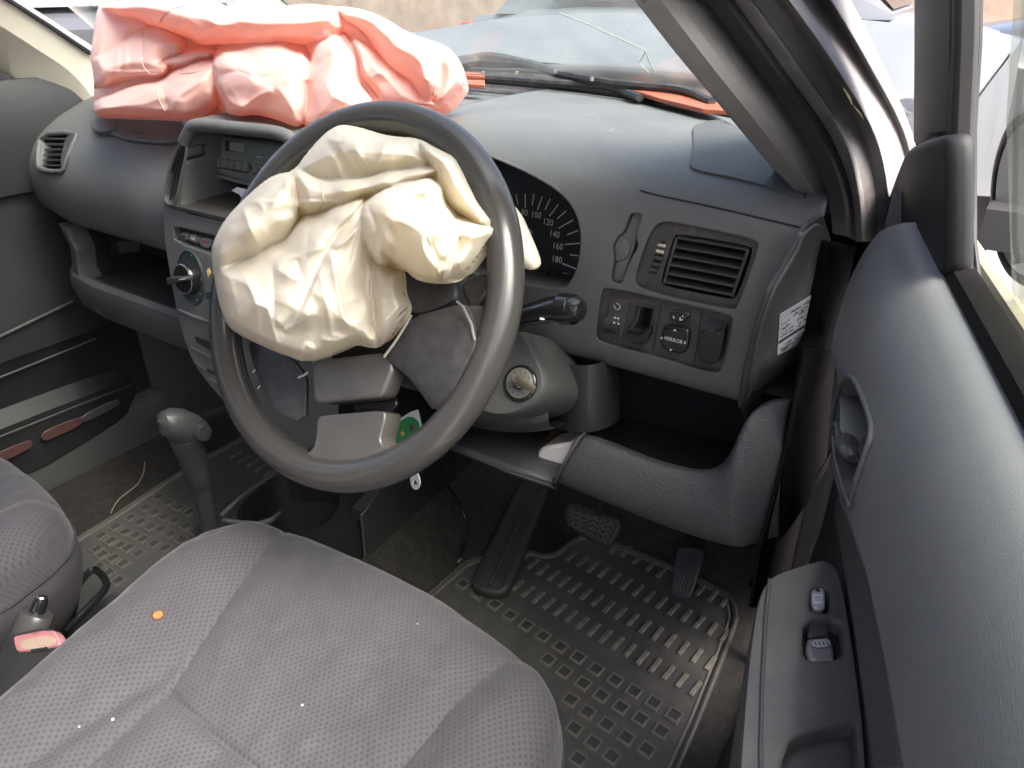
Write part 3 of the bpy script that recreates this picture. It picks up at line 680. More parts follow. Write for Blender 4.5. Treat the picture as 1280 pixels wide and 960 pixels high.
# narrow vent at the stack's passenger edge
mesh('narrow_vent', *g_prism([SK.f(a, b)+np.array([0, .022, 0]) for a, b in h2], (0, .004, 0)), M['void'], dash)
nv = mesh('vent_rim', *g_tube([SK.f(a, b, .0008) for a, b in h2+[h2[0]]], .0022, 6), M['dash'], dash)
for (p, q) in (((233, 186), (221, 252)), ((229.5, 186), (217, 253)), ((226, 187), (212, 252))):
    mesh('vent_vane', *g_tube([SK.pt(*p, -.006), SK.pt((p[0]+q[0])/2-1.5, (p[1]+q[1])/2, -.008), SK.pt(*q, -.006)], .0016, 6), M['trim'], nv)
# push buttons, round control, lower slots
SKB = Plane(SK.P+np.array([0, .010, 0]), SK.a, SK.b); SKB.n = SK.n
mesh('button_back', *g_prism([SKB.f(a, b) for a, b in h3], (0, .004, 0)), M['void'], dash)
def Z2(pts): return [(180+x/8, 270+y/8) for x, y in pts]
for pts, c in ((Z2([(342, 172), (432, 165), (432, 245), (410, 240), (365, 220)]), 1), (Z2([(445, 172), (545, 205), (540, 285), (440, 245)]), 0), (Z2([(556, 208), (665, 232), (672, 260), (640, 330), (550, 292)]), 2)):
    pb_ = plate('heater_button', SKB, pts, .01, M['radio'], dash, h=.006, sm=1, bv=.0015)
    u, v = np.mean(pts, 0)
    V, F = stroke(SKB, (u-3, v-1), (u+2, v+.5), .0035, .0066); mesh('button_print', V, F, M['print'] if c == 0 else (mat('red_print', (.3, .06, .05)) if c == 2 else M['darkprint']), pb_)
def ell(pl, c, ra, rb, tilt, n=28): return [(c[0]+ra*math.cos(t)*math.cos(tilt)-rb*math.sin(t)*math.sin(tilt), c[1]+ra*math.cos(t)*math.sin(tilt)+rb*math.sin(t)*math.cos(tilt)) for t in np.linspace(0, 2*math.pi, n, endpoint=False)]
for cx in (0, .085):
    c0 = kc+np.array([cx, -.002*(cx > 0)])
    dd = plate('heater_dial', SK, ell(SK, c0, .030, .040, 0), .004, mat('dial_plate', (.030, .045, .050), .3) if 'dial_plate' not in bpy.data.materials else bpy.data.materials['dial_plate'], dash, h=.0022, ab=True, bv=.0008)
    mesh('dial_ring', *g_tube([SK.f(*p, .0026) for p in ell(SK, c0, .0285, .0385, 0)+[ell(SK, c0, .0285, .0385, 0)[0]]], .0008, 5), M['trim'], dd)
    mesh('dial_knob', *g_lathe(SK.f(*c0, .002), SK.n, [(0, .0225), (.010, .0215), (.014, .0195), (.0145, .0)], 28), M['gloss'], dd)
    mesh('knob_ring', *g_tube([SK.f(*p, .0145) for p in ell(SK, c0, .0205, .0205, 0)+[ell(SK, c0, .0205, .0205, 0)[0]]], .0008, 5), M['steel'], dd)
    d_ = unit([1, .28]); n2 = np.array([-d_[1], d_[0]])
    gl_ = [c0+d_*.026+n2*.003, c0+d_*.026-n2*.003, c0-d_*.021-n2*.0055, c0-d_*.021+n2*.0055]
    plate('dial_grip', SK, gl_, .014, M['trim'], dd, h=.027, ab=True, bv=.002)
    V, F = g_tube([SK.f(*(c0+d_*.012), .0275), SK.f(*(c0+d_*.024), .0275)], .0007, 5); mesh('grip_mark', V, F, M['print'], dd)
    for an, w in ((75, 1), (160, 1), (5, 1), (-35, 1), (-60, 1)):
        t = rad(an); p = c0+np.array([.0255*math.cos(t), .034*math.sin(t)])
        V, F = [SK.f(*(p+np.array(o)), .0028) for o in ((-.001, -.001), (.001, -.001), (.001, .001), (-.001, .001))], [[0, 1, 2, 3]]; mesh('dial_print_mark', V, F, M['dialprint'], dd)
plate('warning_print', SK, [(258, 338), (261, 335), (263, 341), (260, 347)], .001, M['yellow'], dash, h=.0009, bv=0)
bar = [SK.pt(u, v, .001) for u, v in ((224, 388), (240, 395), (268, 405))]+[SK.f(.11, SK.px(268, 405)[1]-.004, .001)]
mesh('stack_trim_strip', *g_tube(bar, .0028, 8), mat('satin_strip', (.20, .20, .20), .3, metal=.6), dash)
plate('ash_slot', SK, [(243, 420), (268, 430), (268, 442), (246, 428)], .002, M['void'], dash, h=.0012, bv=0)
for p, q in (((239, 434), (272, 451)), ((243, 452), (258, 463)), ((262, 473), (276, 482))):
    mesh('drawer_edge', *g_tube([SK.pt(*p, .001), SK.pt(*q, .001)], .0013, 6), bpy.data.materials['satin_strip'], dash)
plate('drawer_slot', SK, [(258, 460), (272, 467), (274, 472), (261, 466)], .002, M['void'], dash, h=.0012, bv=0)

# ------------------------------------------------------------------ passenger side of the dashboard
PAS = [(None, .690), (None, .715), (.45, .720), (.34, .712), (.275, .697), (.228, .676), (.184, .642), (.158, .600), (.152, .560), (.160, .525), (.176, .508), (.23, .503)]
def prof_pas(x):
    e = sstep(-x, .50, .70); y = np.array([yw(x)+.012, yw(x)]+[p[0] for p in PAS[2:]]); z = np.array([p[1] for p in PAS])
    k = yw(x)
    if k < .47: y[2] = .36
    y = y+.030*e*np.array([0, 0, 0, 0, .3, .6, .9, 1, 1, 1, 1, .3])
    z = z-.02*e*np.array([0, 0, .2, .6, 1, .8, .3, 0, 0, 0, 0, 0])
    return y, z
_rp = spl(list(zip(*prof_pas(-.3)))); KP = np.concatenate([[0], np.cumsum(np.linalg.norm(np.diff(_rp, axis=0), axis=1))])
PP = {}
def f_pas(x, s):
    k = round(x, 4)
    if k not in PP: PP[k] = spl(list(zip(*prof_pas(k))))
    c = PP[k]; return np.array([x, np.interp(s, KP, c[:, 0]), np.interp(s, KP, c[:, 1])])
SPS = Surf(f_pas, (-.45, float(KP[70]))); SPS.sgn = -1
xl = -.672
outP = [(x, 0) for x in np.linspace(-.655, -.09, 14)]+[(-.075 if s < KP[38] else -.160, s) for s in np.linspace(0, KP[-1], 24)]+[(x, KP[-1]) for x in np.linspace(-.17, xl+.02, 13)]+[(xl+.012*math.cos(t*3), s) for t, s in zip(np.linspace(1, 0, 14), np.linspace(KP[-1]-.01, .01, 14))]
pv = chaikin([SPS.px(u, v) for u, v in ((55, 170), (92, 169), (93, 176), (80, 208), (76, 213), (51, 210), (50, 200))], 1)
pasf = holed('passenger_fascia', SPS, outP, [pv], M['dash'], dash, step=.013, depth=None, hd=np.array([0, .05, -.005])); solidify(pasf, .002)
pvp = mesh('air_vent', *g_tube([SPS.f(a, b, .001) for a, b in grow(pv, 1.12)+[grow(pv, 1.12)[0]]], .0042, 8), M['dash'], dash)
mesh('vent_duct', *g_prism([SPS.f(a, b)+np.array([0, .035, 0]) for a, b in pv], (0, .004, 0)), M['void'], pvp)
for i in range(6):
    t = (i+.35)/6; p, q = np.array((57, 171.))*(1-t)+np.array((51, 211.))*t, np.array((86, 171.))*(1-t)+np.array((79, 211.))*t
    A, B = SPS.pt(*p), SPS.pt(*q)
    mesh('vent_slat', *g_loft([[P+np.array([0, .001, .0012]), P+np.array([0, .001, -.0012]), P+np.array([0, .014, -.006]), P+np.array([0, .014, -.0035])] for P in (A, (A+B)/2, B)], True, True), M['radio'], pvp)
ab_ = chaikin([SPS.px(u, v) for u, v in ((88, 167), (97, 168), (86, 209), (77, 214))], 1)
mesh('vent_wheel', *g_prism([SPS.f(a, b, .003) for a, b in ab_], (0, .02, 0)), M['panel'], pvp)
# airbag door flap with its moulded lettering, under the pink bag
SPA = Surf(lambda a, b: f_pas(a, b)+np.array([0, -.005, .006]), SPS.g); SPA.sgn = -1
fl = plate('airbag_door', SPA, [(118, 140), (150, 138), (228, 140), (232, 172), (210, 177), (180, 176), (150, 172), (140, 166), (120, 166), (114, 160)], .009, M['dash'], dash, h=0, sm=1, bv=.003)
bp_ = [SPA.px(u, v) for u, v in ((116, 150), (140, 148), (146, 158), (140, 166), (122, 167), (115, 161))]
plate('airbag_door_pad', SPA, bp_, .006, M['dash'], dash, h=.004, ab=True, sm=2, bv=.002)
A0 = np.array(SPA.px(162, 165)); A1 = np.array(SPA.px(187, 167.5)); ang_ = math.atan2(-(A1-A0)[1], (A1-A0)[0])
SPT = Surf(lambda a, b: SPA.fn(a, -b), (SPA.g[0], -SPA.g[1])); SPT.sgn = 1
text('moulded_lettering', 'SRS AIRBAG', SPT, 174.5, 166.3, .0085, M['darkprint'], dash, h=.0012, rot=-0.03, stretch=.95)

# open tray under the passenger fascia
mesh('tray_cavity', *g_loft([[np.array([x, y, z]) for y, z in ((.185, .514), (.33, .51), (.33, .40), (.165+k, .415))] for x, k in ((-.11, 0), (-.30, 0), (-.45, .0), (-.54, .012), (-.58, .03), (-.62, .06))]), M['void'], dash)  # near-black lining puts the shade inside the tray into the colour
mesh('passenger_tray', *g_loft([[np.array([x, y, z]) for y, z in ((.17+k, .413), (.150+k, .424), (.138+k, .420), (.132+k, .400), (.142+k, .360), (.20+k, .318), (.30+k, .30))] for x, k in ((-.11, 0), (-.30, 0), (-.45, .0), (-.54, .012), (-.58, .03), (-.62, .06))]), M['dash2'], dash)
mesh('tray_bracket', *g_loft([[P+np.array(o)*r for o in ((-.016, -.006, 0), (.012, -.012, 0), (.018, .02, 0), (-.016, .06, 0))] for P, r in ((at(84, 280, y=.175), 1.1), (at(98, 310, y=.168), 1), (at(101, 335, y=.165), 1), (at(110, 362, y=.16), 1.3), (at(130, 385, y=.155), 1.6))], True, True), M['dash2'], dash)
mesh('tray_side_wall', *g_box((-.66, .39, .44), (.008, .26, .20)), M['dash2'], dash)
# ------------------------------------------------------------------ driver's under-dash tray
DT = Plane((.45, .150, .40), (1, 0, 0), (0, .12, 1))
if DT.n[1] > 0: DT.n = -DT.n
M['knit'] = mat('ribbed_dash_plastic', (.045, .046, .049), .55, bump=.9, bscale=420, var=.08, bevel=.006)
def curveY(u): return 0
up_ = [(722, 547), (760, 560), (800, 578), (840, 590), (870, 596), (893, 592), (908, 578), (920, 548), (930, 524), (950, 515), (977, 522)]
lo_ = [(690, 607), (725, 620), (780, 643), (820, 660), (860, 674), (890, 684), (910, 690), (925, 695), (936, 698), (950, 700), (964, 702)]
secs = []
for i, (p, q) in enumerate(zip(up_, lo_)):
    k = sstep(i, 7, 10)
    A = DT.pt(*p, 0); B = DT.pt(*q, 0); A, B = A+np.array([0, .03*k, 0]), B+np.array([0, .03*k, 0])
    m_ = (A+B)/2; bl = np.array([0, -.009, 0])
    secs.append([A+np.array([0, .05, -.03]), A+np.array([0, .016, .001]), A+np.array([0, .004, .002]), A*.94+B*.06+bl*.4, A*.7+B*.3+bl, m_+bl*1.1, A*.25+B*.75+bl*.8, A*.04+B*.96+bl*.2, B+np.array([0, .02, .001]), B+np.array([0, .06, .02])])
lt = mesh('lower_tray', *g_loft(secs), M['knit'], dash); solidify(lt, .004); sub(lt, 1)
# side closing face of the step and of the upright
c_ = np.mean(secs[0], 0); mesh('tray_step', *g_prism([c_+(secs[0][j]-c_)*.93+np.array([.004, 0, 0]) for j in range(10)], (-.004, .0, 0)), M['dash2'], dash)
e_ = secs[-1]
mesh('tray_end', *g_loft([[p for p in e_], [p+np.array([.004, .06, 0]) for p in e_], [p+np.array([.006, .16, .0]) for p in e_]]), M['kick'], dash)
s2 = []
for (u, v, w, t_) in ((560, 552, 566, 564), (600, 566, 606, 580), (640, 582, 645, 597), (690, 598, 694, 612)):
    A = at(u, v, y=.165); B = at(w, t_, y=.165); s2.append([A+np.array([0, .14, -.01]), A+np.array([0, .02, 0]), A, (A+B)/2+np.array([0, -.006, 0]), B, B+np.array([0, .10, -.004])])
t2 = mesh('tray_shelf', *g_loft(s2), M['dash2'], dash); solidify(t2, .003)
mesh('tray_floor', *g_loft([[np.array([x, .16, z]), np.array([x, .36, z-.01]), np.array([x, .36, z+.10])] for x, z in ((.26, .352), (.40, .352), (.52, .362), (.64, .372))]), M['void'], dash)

# small things lying in the tray
bx = plate('white_box', Plane(at(690, 568, y=.20), (1, 0, 0), (0, .1, 1)), [(671, 563), (678, 559), (712, 556), (704, 583), (672, 577)], .05, mat('white_card', (.62, .59, .57), .6), None, h=0, bv=.004)
if True:
    P0 = at(690, 570, y=.20); pl_ = Plane(P0, (1, 0, 0), (0, .1, 1)); pl_.n = -pl_.n if pl_.n[1] > 0 else pl_.n
    bpy.data.objects.remove(bx); bx = plate('white_box', pl_, [(671, 565), (678, 559), (714, 553), (703, 583), (672, 577)], .05, bpy.data.materials['white_card'], None, h=0, bv=.004)
tag(bx, 'small white carton lying in the open tray under the dashboard', 'box')
wl = join('brown_papers', [g_prism([at(u, v, y=.215) for u, v in ((628, 562), (675, 562), (672, 580), (650, 573))], (0, .06, 0)), g_prism([at(u, v, y=.208) for u, v in ((648, 571), (674, 576), (673, 581), (660, 579))], (0, .05, .002))], mat('brown_card', (.16, .07, .035), .6), None)
tag(wl, 'brown papers beside the white carton in the open tray', 'papers')
pl_ = Plane(at(305, 240, y=.165), (1, 0, 0), (0, .15, 1)); pl_.n = -pl_.n if pl_.n[1] > 0 else pl_.n
pc_ = plate('paper_slip', pl_, [(289, 238), (296, 234), (316, 239), (322, 246), (304, 250), (299, 243)], .0015, M['lcd'], None, bv=0); pc_.data.materials[0] = mat('pale_paper', (.55, .57, .62), .6)
tag(pc_, 'pale folded paper slip in the pocket below the radio', 'paper')

# ------------------------------------------------------------------ steering column
colm = thing('steering_column', 'dark steering column cover with ignition lock and black stalk behind the wheel', 'steering column', (.328, .10, .55))
ax_ = np.array([0, -math.cos(rad(30.15)), math.sin(rad(30.15))])
HUB = np.array([.328, 0, .62])
def colp(d, a, b):   # d in front of the wheel plane (negative: towards the dash)
    e2 = np.array([0, math.sin(rad(30.15)), math.cos(rad(30.15))]); return HUB+d*ax_+a*np.array([1., 0, 0])+b*e2
secs = []
for d, ra, rb_, db in ((-.045, .052, .055, 0), (-.07, .062, .066, -.005), (-.12, .066, .070, -.010), (-.18, .066, .066, -.012), (-.26, .06, .055, -.012)):
    secs.append([colp(d, ra*np.sign(math.cos(t))*abs(math.cos(t))**.75, db+rb_*np.sign(math.sin(t))*abs(math.sin(t))**.75) for t in np.linspace(0, 2*math.pi, 28, endpoint=False)])
mesh('column_shroud', *g_loft(secs, True, True), M['trim'], colm)
M['shroud'] = mat('grey_shroud_plastic', (.072, .074, .073), .5, bump=.2, bscale=800, var=.08, bevel=.002)
# ignition housing that sticks out to the driver's right, facing back
IP = Plane(at(652, 480, y=.115), (1, 0, 0), (0, math.sin(rad(28)), math.cos(rad(28))))
if IP.n[1] > 0: IP.n = -IP.n
ho = chaikin([IP.px(u, v) for u, v in ((648, 410), (658, 420), (668, 440), (680, 462), (683, 485), (672, 502), (655, 514), (630, 522), (600, 518), (585, 500), (590, 470), (620, 430))], 2)
V, F = g_loft([[IP.f(a, b, -.10) for a, b in ho], [IP.f(a, b, -.01) for a, b in ho], [IP.f(*(np.array(ho).mean(0)+(np.array(p)-np.array(ho).mean(0))*.97), -.002) for p in ho], [IP.f(*(np.array(ho).mean(0)+(np.array(p)-np.array(ho).mean(0))*.92), .001) for p in ho]], True, True)
mesh('lock_housing', V, F, M['shroud'], colm)
lc = IP.pt(651.5, 479, .0015); 
lk = mesh('ignition_lock', *g_lathe(lc, IP.n, [(-.01, .0195), (.002, .0195), (.0035, .0185), (.004, .017), (.003, .0165), (.003, 0)], 32), M['gloss'], colm)
mesh('lock_face', *g_lathe(lc, IP.n, [(.002, .0163), (.0042, .0160), (.0046, .0150), (.0046, .0075), (.0030, .0070), (.0030, 0)], 32), mat('grey_metal', (.40, .40, .38), .38, metal=.7, var=.1), lk)
for an in range(0, 360, 30):
    t = rad(an+10); 
    mesh('lock_mark', *g_box(lc+.0048*IP.n+.0125*(math.cos(t)*IP.a+math.sin(t)*IP.b), (.0012, .0006, .0012)), M['darkprint'], lk)
key = thing('ignition_key', 'brass coloured key left turned in the round ignition lock', 'key', tuple(lc))
d1 = unit(IP.a*.86-IP.b*.5); 
mesh('key_blade', *g_prism([lc+IP.n*.002-d1*.006+IP.b*.001, lc+IP.n*.002+d1*.006, lc+IP.n*.014+d1*.006, lc+IP.n*.014-d1*.006], .002*np.cross(d1, IP.n)), M['steel'], key)
kb_ = mesh('key_bow', *g_tube([IP.pt(646, 471, .014), IP.pt(653, 477, .016), IP.pt(668, 488, .017)], [.004, .0048, .004], 8, flat=.45, ref=IP.n), mat('worn_brass', (.50, .44, .33), .35, metal=.9), key)
# lower rounded part of the column cover
lw = [g_loft([[at(u, v, y=y)+np.array(o) for o in ((0, -.02, .03), (0, -.03, .0), (0, -.01, -.022), (0, .04, -.025))] for u, v, y in ((600, 515, .16), (640, 522, .16), (680, 520, .17), (700, 515, .18))])]
sub(mesh('lower_cover', *lw[0], M['trim'], colm), 2)
bo = [at(u, v, y=.20) for u, v in ((700, 470), (712, 500), (735, 535), (755, 520), (775, 470))]
sub(mesh('column_bracket', *g_loft([[at(690, v, y=.22), at(708, v+6, y=.19), at(735, v+8, y=.185), at(758, v+2, y=.20), at(775, v-8, y=.25)] for v in (450, 480, 510, 528, 534)]), M['trim'], colm), 2)
# stalk
st = [at(u, v, y=y) for u, v, y in ((600, 408, .125), (645, 398, .120), (672, 391, .116), (690, 387, .114), (706, 386, .112), (720, 387, .110), (727, 388, .110), (730, 388, .110))]
mesh('stalk', *g_tube(st, [.0110, .0122, .0136, .0145, .0148, .0138, .0105, .001], 16, flat=.9), M['gloss'], colm)
mesh('stalk_ring', *g_tube([at(703, 386.3, y=.1125), at(717, 386.8, y=.1105)], [.0155, .0147], 16), M['gloss'], colm)
stp = Plane(at(672, 391, y=.103), (1, 0, 0), (0, .75, 1))
stp.n = -stp.n if stp.n[1] > 0 else stp.n
plate('stalk_button', stp, [(685, 381), (697, 378), (706, 382), (707, 392), (699, 398), (687, 396), (684, 388)], .006, M['trim'], colm, h=0, sm=2, bv=.002)
for p, q, w in (((671, 383), (673, 380), .001), ((674, 384), (677, 380), .001), ((678, 383), (681, 380), .001), ((683, 384), (683, 397), .0007), ((677.5, 388.5), (679.5, 388.5), .0022), ((684, 397), (687, 397.5), .0018), ((675, 397.5), (681, 398), .0034)):
    V, F = stroke(stp, p, q, w, .0003); mesh('stalk_mark', V, F, M['print'], colm)
# ------------------------------------------------------------------ steering wheel
M['rim'] = mat('wheel_rim_plastic', (.038, .037, .036), .23)
M['spoke'] = mat('bronze_grey_spoke_paint', (.125, .118, .115), .36, metal=.5, var=.1, vscale=30, bevel=.002)
M['flap'] = mat('torn_hub_cover', (.031, .030, .034), .40, bump=.2, bscale=800, var=.25, vscale=35, bevel=.001, dust=.12, dcol=(.2, .2, .2))
TW = rad(30.15)
WP = Plane(HUB, (1, 0, 0), (0, math.sin(TW), math.cos(TW)))
if WP.n[1] > 0: WP.n = -WP.n
whl = thing('steering_wheel', 'dark grey steering wheel with its torn hub cover hanging open', 'steering wheel', tuple(HUB))
RM = .1705
V, F = [], []; n1, n2 = 120, 20
for i in range(n1):
    t = 2*math.pi*i/n1; d = np.array([math.cos(t), math.sin(t)])
    for k in range(n2):
        p = 2*math.pi*k/n2; rr = .0158
        rad_ = RM+rr*math.cos(p); hh = .0165*math.sin(p)
        V.append(WP.f(d[0]*rad_, d[1]*rad_, hh))
for i in range(n1):
    for k in range(n2): F.append([i*n2+k, i*n2+(k+1) % n2, ((i+1) % n1)*n2+(k+1) % n2, ((i+1) % n1)*n2+k])
mesh('rim', V, F, M['rim'], whl, ang=None)
mesh('rim_seam', *g_tube([WP.f(math.cos(t)*(RM-.0150), math.sin(t)*(RM-.0150), -.004) for t in np.linspace(0, 2*math.pi, 90)], .0008, 4), M['void'], whl)
mesh('hub', *g_lathe(WP.f(0, -.01, -.055), WP.n, [(0, .05), (.02, .062), (.03, .06), (.034, .03)], 30), M['void'], whl)
def arm(name, pts, rs, m, flat=.6): return mesh(name, *g_tube([WP.f(*p) for p in pts], rs, 14, flat=flat, ref=WP.n), m, whl)
# spokes: right, left, lower
arm('spoke', [(.168, .006, 0), (.150, .004, -.004), (.118, -.004, -.018), (.07, -.012, -.035)], [.016, .019, .024, .026], M['rim'])
arm('spoke', [(-.168, .006, 0), (-.150, .004, -.004), (-.118, -.004, -.018), (-.07, -.012, -.035)], [.012, .013, .014, .016], M['void'])  # left spoke takes the cavity near-black, shade painted into its colour
lo = [WP.px(u, v, -.004) for u, v in ((405, 524), (411, 520), (450, 517), (486, 514), (491, 519), (486, 540), (483, 552), (490, 560), (520, 556), (540, 552), (520, 580), (470, 600), (430, 602), (390, 592), (362, 572), (388, 570), (400, 562), (404, 548))]
plate('spoke', WP, lo, .024, M['spoke'], whl, h=.006, ab=True, sm=1, bv=.006, seg=3)
plate('lower_hub_cover', WP, [(388, 455), (394, 450), (472, 441), (489, 447), (491, 463), (480, 490), (474, 497), (396, 505), (390, 500)], .022, M['spoke'], whl, h=.012, sm=0, bv=.004, seg=3)
plate('hub_bracket', WP, [(440, 505), (448, 498), (494, 496), (496, 506), (488, 515), (444, 518)], .004, M['gloss'], whl, h=-.016, bv=.001)
def bent(name, pts, h, m, th=.005, curl=0., ax=0):
    q = np.array([WP.px(u, v, h) for u, v in pts]); q = np.array(chaikin(q, 1)); c = q.mean(0); w = np.abs(q-c).max(0)
    out = resample(list(q), .006); pl = Surf(lambda a, b: WP.f(a, b, h+curl*(((np.array([a, b])-c)/w)[ax])**2), c); pl.sgn = 1
    o = holed(name, pl, out, [], m, whl, step=.007, depth=None); solidify(o, th); bev(o, .001); return o
f1 = bent('cover_flap', [(515, 394), (545, 384), (571, 376), (579, 383), (589, 405), (594, 427), (588, 445), (570, 478), (556, 500), (532, 514), (525, 500), (512, 476), (500, 464), (486, 452), (480, 445), (495, 422)], .016, M['flap'], curl=-.012, ax=1)
M['tornlit'] = mat('torn_and_lit_plastic', (.42, .41, .38), .6)
mesh('torn_and_lit_edge', *g_tube([WP.pt(u, v, .018) for u, v in ((480, 446), (492, 430), (503, 413), (514, 394))], .0022, 6, flat=.5), M['tornlit'], f1)
mesh('torn_and_lit_edge', *g_tube([WP.pt(u, v, .014) for u, v in ((571, 377), (579, 384), (589, 405), (593, 425))], .0012, 6), mat('grey_edge', (.11, .11, .115), .5), f1)
f2 = bent('cover_flap', [(300, 425), (320, 428), (345, 436), (362, 446), (378, 468), (377, 490), (374, 528), (345, 517), (333, 495), (318, 465), (306, 440)], -.004, M['flap'], curl=-.010, ax=0)
mesh('torn_and_lit_edge', *g_tube([WP.pt(u, v, -.002) for u, v in ((373, 472), (380, 469), (385, 465))], .0012, 6), M['tornlit'], f2)  # pale tube painted in for the highlight on this flap's right edge
for u, v in ((316, 466), (322, 486), (529, 424), (545, 460), (560, 430), (540, 448)):
    mesh('scratch', *g_tube([WP.pt(u, v, .0105 if u > 400 else -.003), WP.pt(u+3, v-4, .0105 if u > 400 else -.003)], .0006, 4), M['tornlit'], f1 if u > 400 else f2)
f3 = bent('hub_cover', [(500, 335), (530, 338), (567, 350), (574, 368), (569, 378), (540, 388), (515, 393), (505, 376)], -.006, M['flap'], curl=.008, ax=0)
plate('spoke_cover', WP, [(577, 350), (606, 338), (612, 348), (612, 364), (594, 388), (584, 380), (577, 366)], .02, M['rim'], whl, h=-.008, sm=1, bv=.003)

# ------------------------------------------------------------------ crumpled airbags
def pdist(X, Y, poly, closed=True):
    """signed distance to a polygon (positive inside) on a grid"""
    d = np.full(X.shape, 1e9); ins = np.zeros(X.shape, bool); n = len(poly)
    for i in range(n if closed else n-1):
        x1, y1 = poly[i]; x2, y2 = poly[(i+1) % n]; dx, dy = x2-x1, y2-y1; L = dx*dx+dy*dy+1e-9
        t = np.clip(((X-x1)*dx+(Y-y1)*dy)/L, 0, 1); d = np.minimum(d, np.hypot(X-x1-t*dx, Y-y1-t*dy))
        if closed:
            c = ((y1 > Y) != (y2 > Y)) & (X < dx*(Y-y1)/(dy if abs(dy) > 1e-9 else 1e-9)+x1); ins ^= c
    return np.where(ins, d, -d) if closed else d
def blur(H, n):
    for _ in range(n):
        P = np.pad(H, 1, mode='edge'); H = (P[1:-1, 1:-1]*4+P[:-2, 1:-1]*2+P[2:, 1:-1]*2+P[1:-1, :-2]*2+P[1:-1, 2:]*2+P[:-2, :-2]+P[:-2, 2:]+P[2:, :-2]+P[2:, 2:])/16
    return H
def vnoise(X, Y, sc, seed):
    r = np.random.default_rng(seed); G = r.standard_normal((64, 64)); x, y = X/sc+7.3, Y/sc+3.1
    i, j = np.floor(x).astype(int), np.floor(y).astype(int); fx, fy = x-i, y-j; fx, fy = fx*fx*(3-2*fx), fy*fy*(3-2*fy)
    g = lambda a, b: G[a % 64, b % 64]
    return g(i, j)*(1-fx)*(1-fy)+g(i+1, j)*fx*(1-fy)+g(i, j+1)*(1-fx)*fy+g(i+1, j+1)*fx*fy
def facets(xs, ys, sp, seed):
    """crisp creases: random heights joined by flat triangles, like creased cloth"""
    r = np.random.default_rng(seed+50); gx = np.arange(xs[0]-sp*2, xs[-1]+sp*2, sp); gy = np.arange(ys[0]-sp*2, ys[-1]+sp*2, sp*.8)
    P = np.array([(x+r.uniform(-.42, .42)*sp, y+r.uniform(-.35, .35)*sp) for x in gx for y in gy]); h = r.uniform(-1, 1, len(P))
    vs, es, fs, ov, oe, of = delaunay_2d_cdt([Vector((float(a), float(b))) for a, b in P], [], [], 0, 1e-7)
    Hh = np.zeros((len(xs), len(ys))); hv = [h[o[0]] for o in ov]; st = xs[1]-xs[0]
    for f in fs:
        p = np.array([[vs[i].x, vs[i].y] for i in f]); z = np.array([hv[i] for i in f])
        i0, i1 = max(0, int((p[:, 0].min()-xs[0])/st)), min(len(xs), int((p[:, 0].max()-xs[0])/st)+2); j0, j1 = max(0, int((p[:, 1].min()-ys[0])/st)), min(len(ys), int((p[:, 1].max()-ys[0])/st)+2)
        if i1 <= i0 or j1 <= j0: continue
        X, Y = np.meshgrid(xs[i0:i1], ys[j0:j1], indexing='ij'); T = np.array([p[1]-p[0], p[2]-p[0]]).T
        if abs(np.linalg.det(T)) < 1e-6: continue
        q = np.linalg.inv(T) @ np.stack([(X-p[0, 0]).ravel(), (Y-p[0, 1]).ravel()]); u, v = q[0].reshape(X.shape), q[1].reshape(X.shape); m = (u >= -1e-6) & (v >= -1e-6) & (u+v <= 1+1e-6)
        Hh[i0:i1, j0:j1][m] = (z[0]+u*(z[1]-z[0])+v*(z[2]-z[0]))[m]
    return Hh
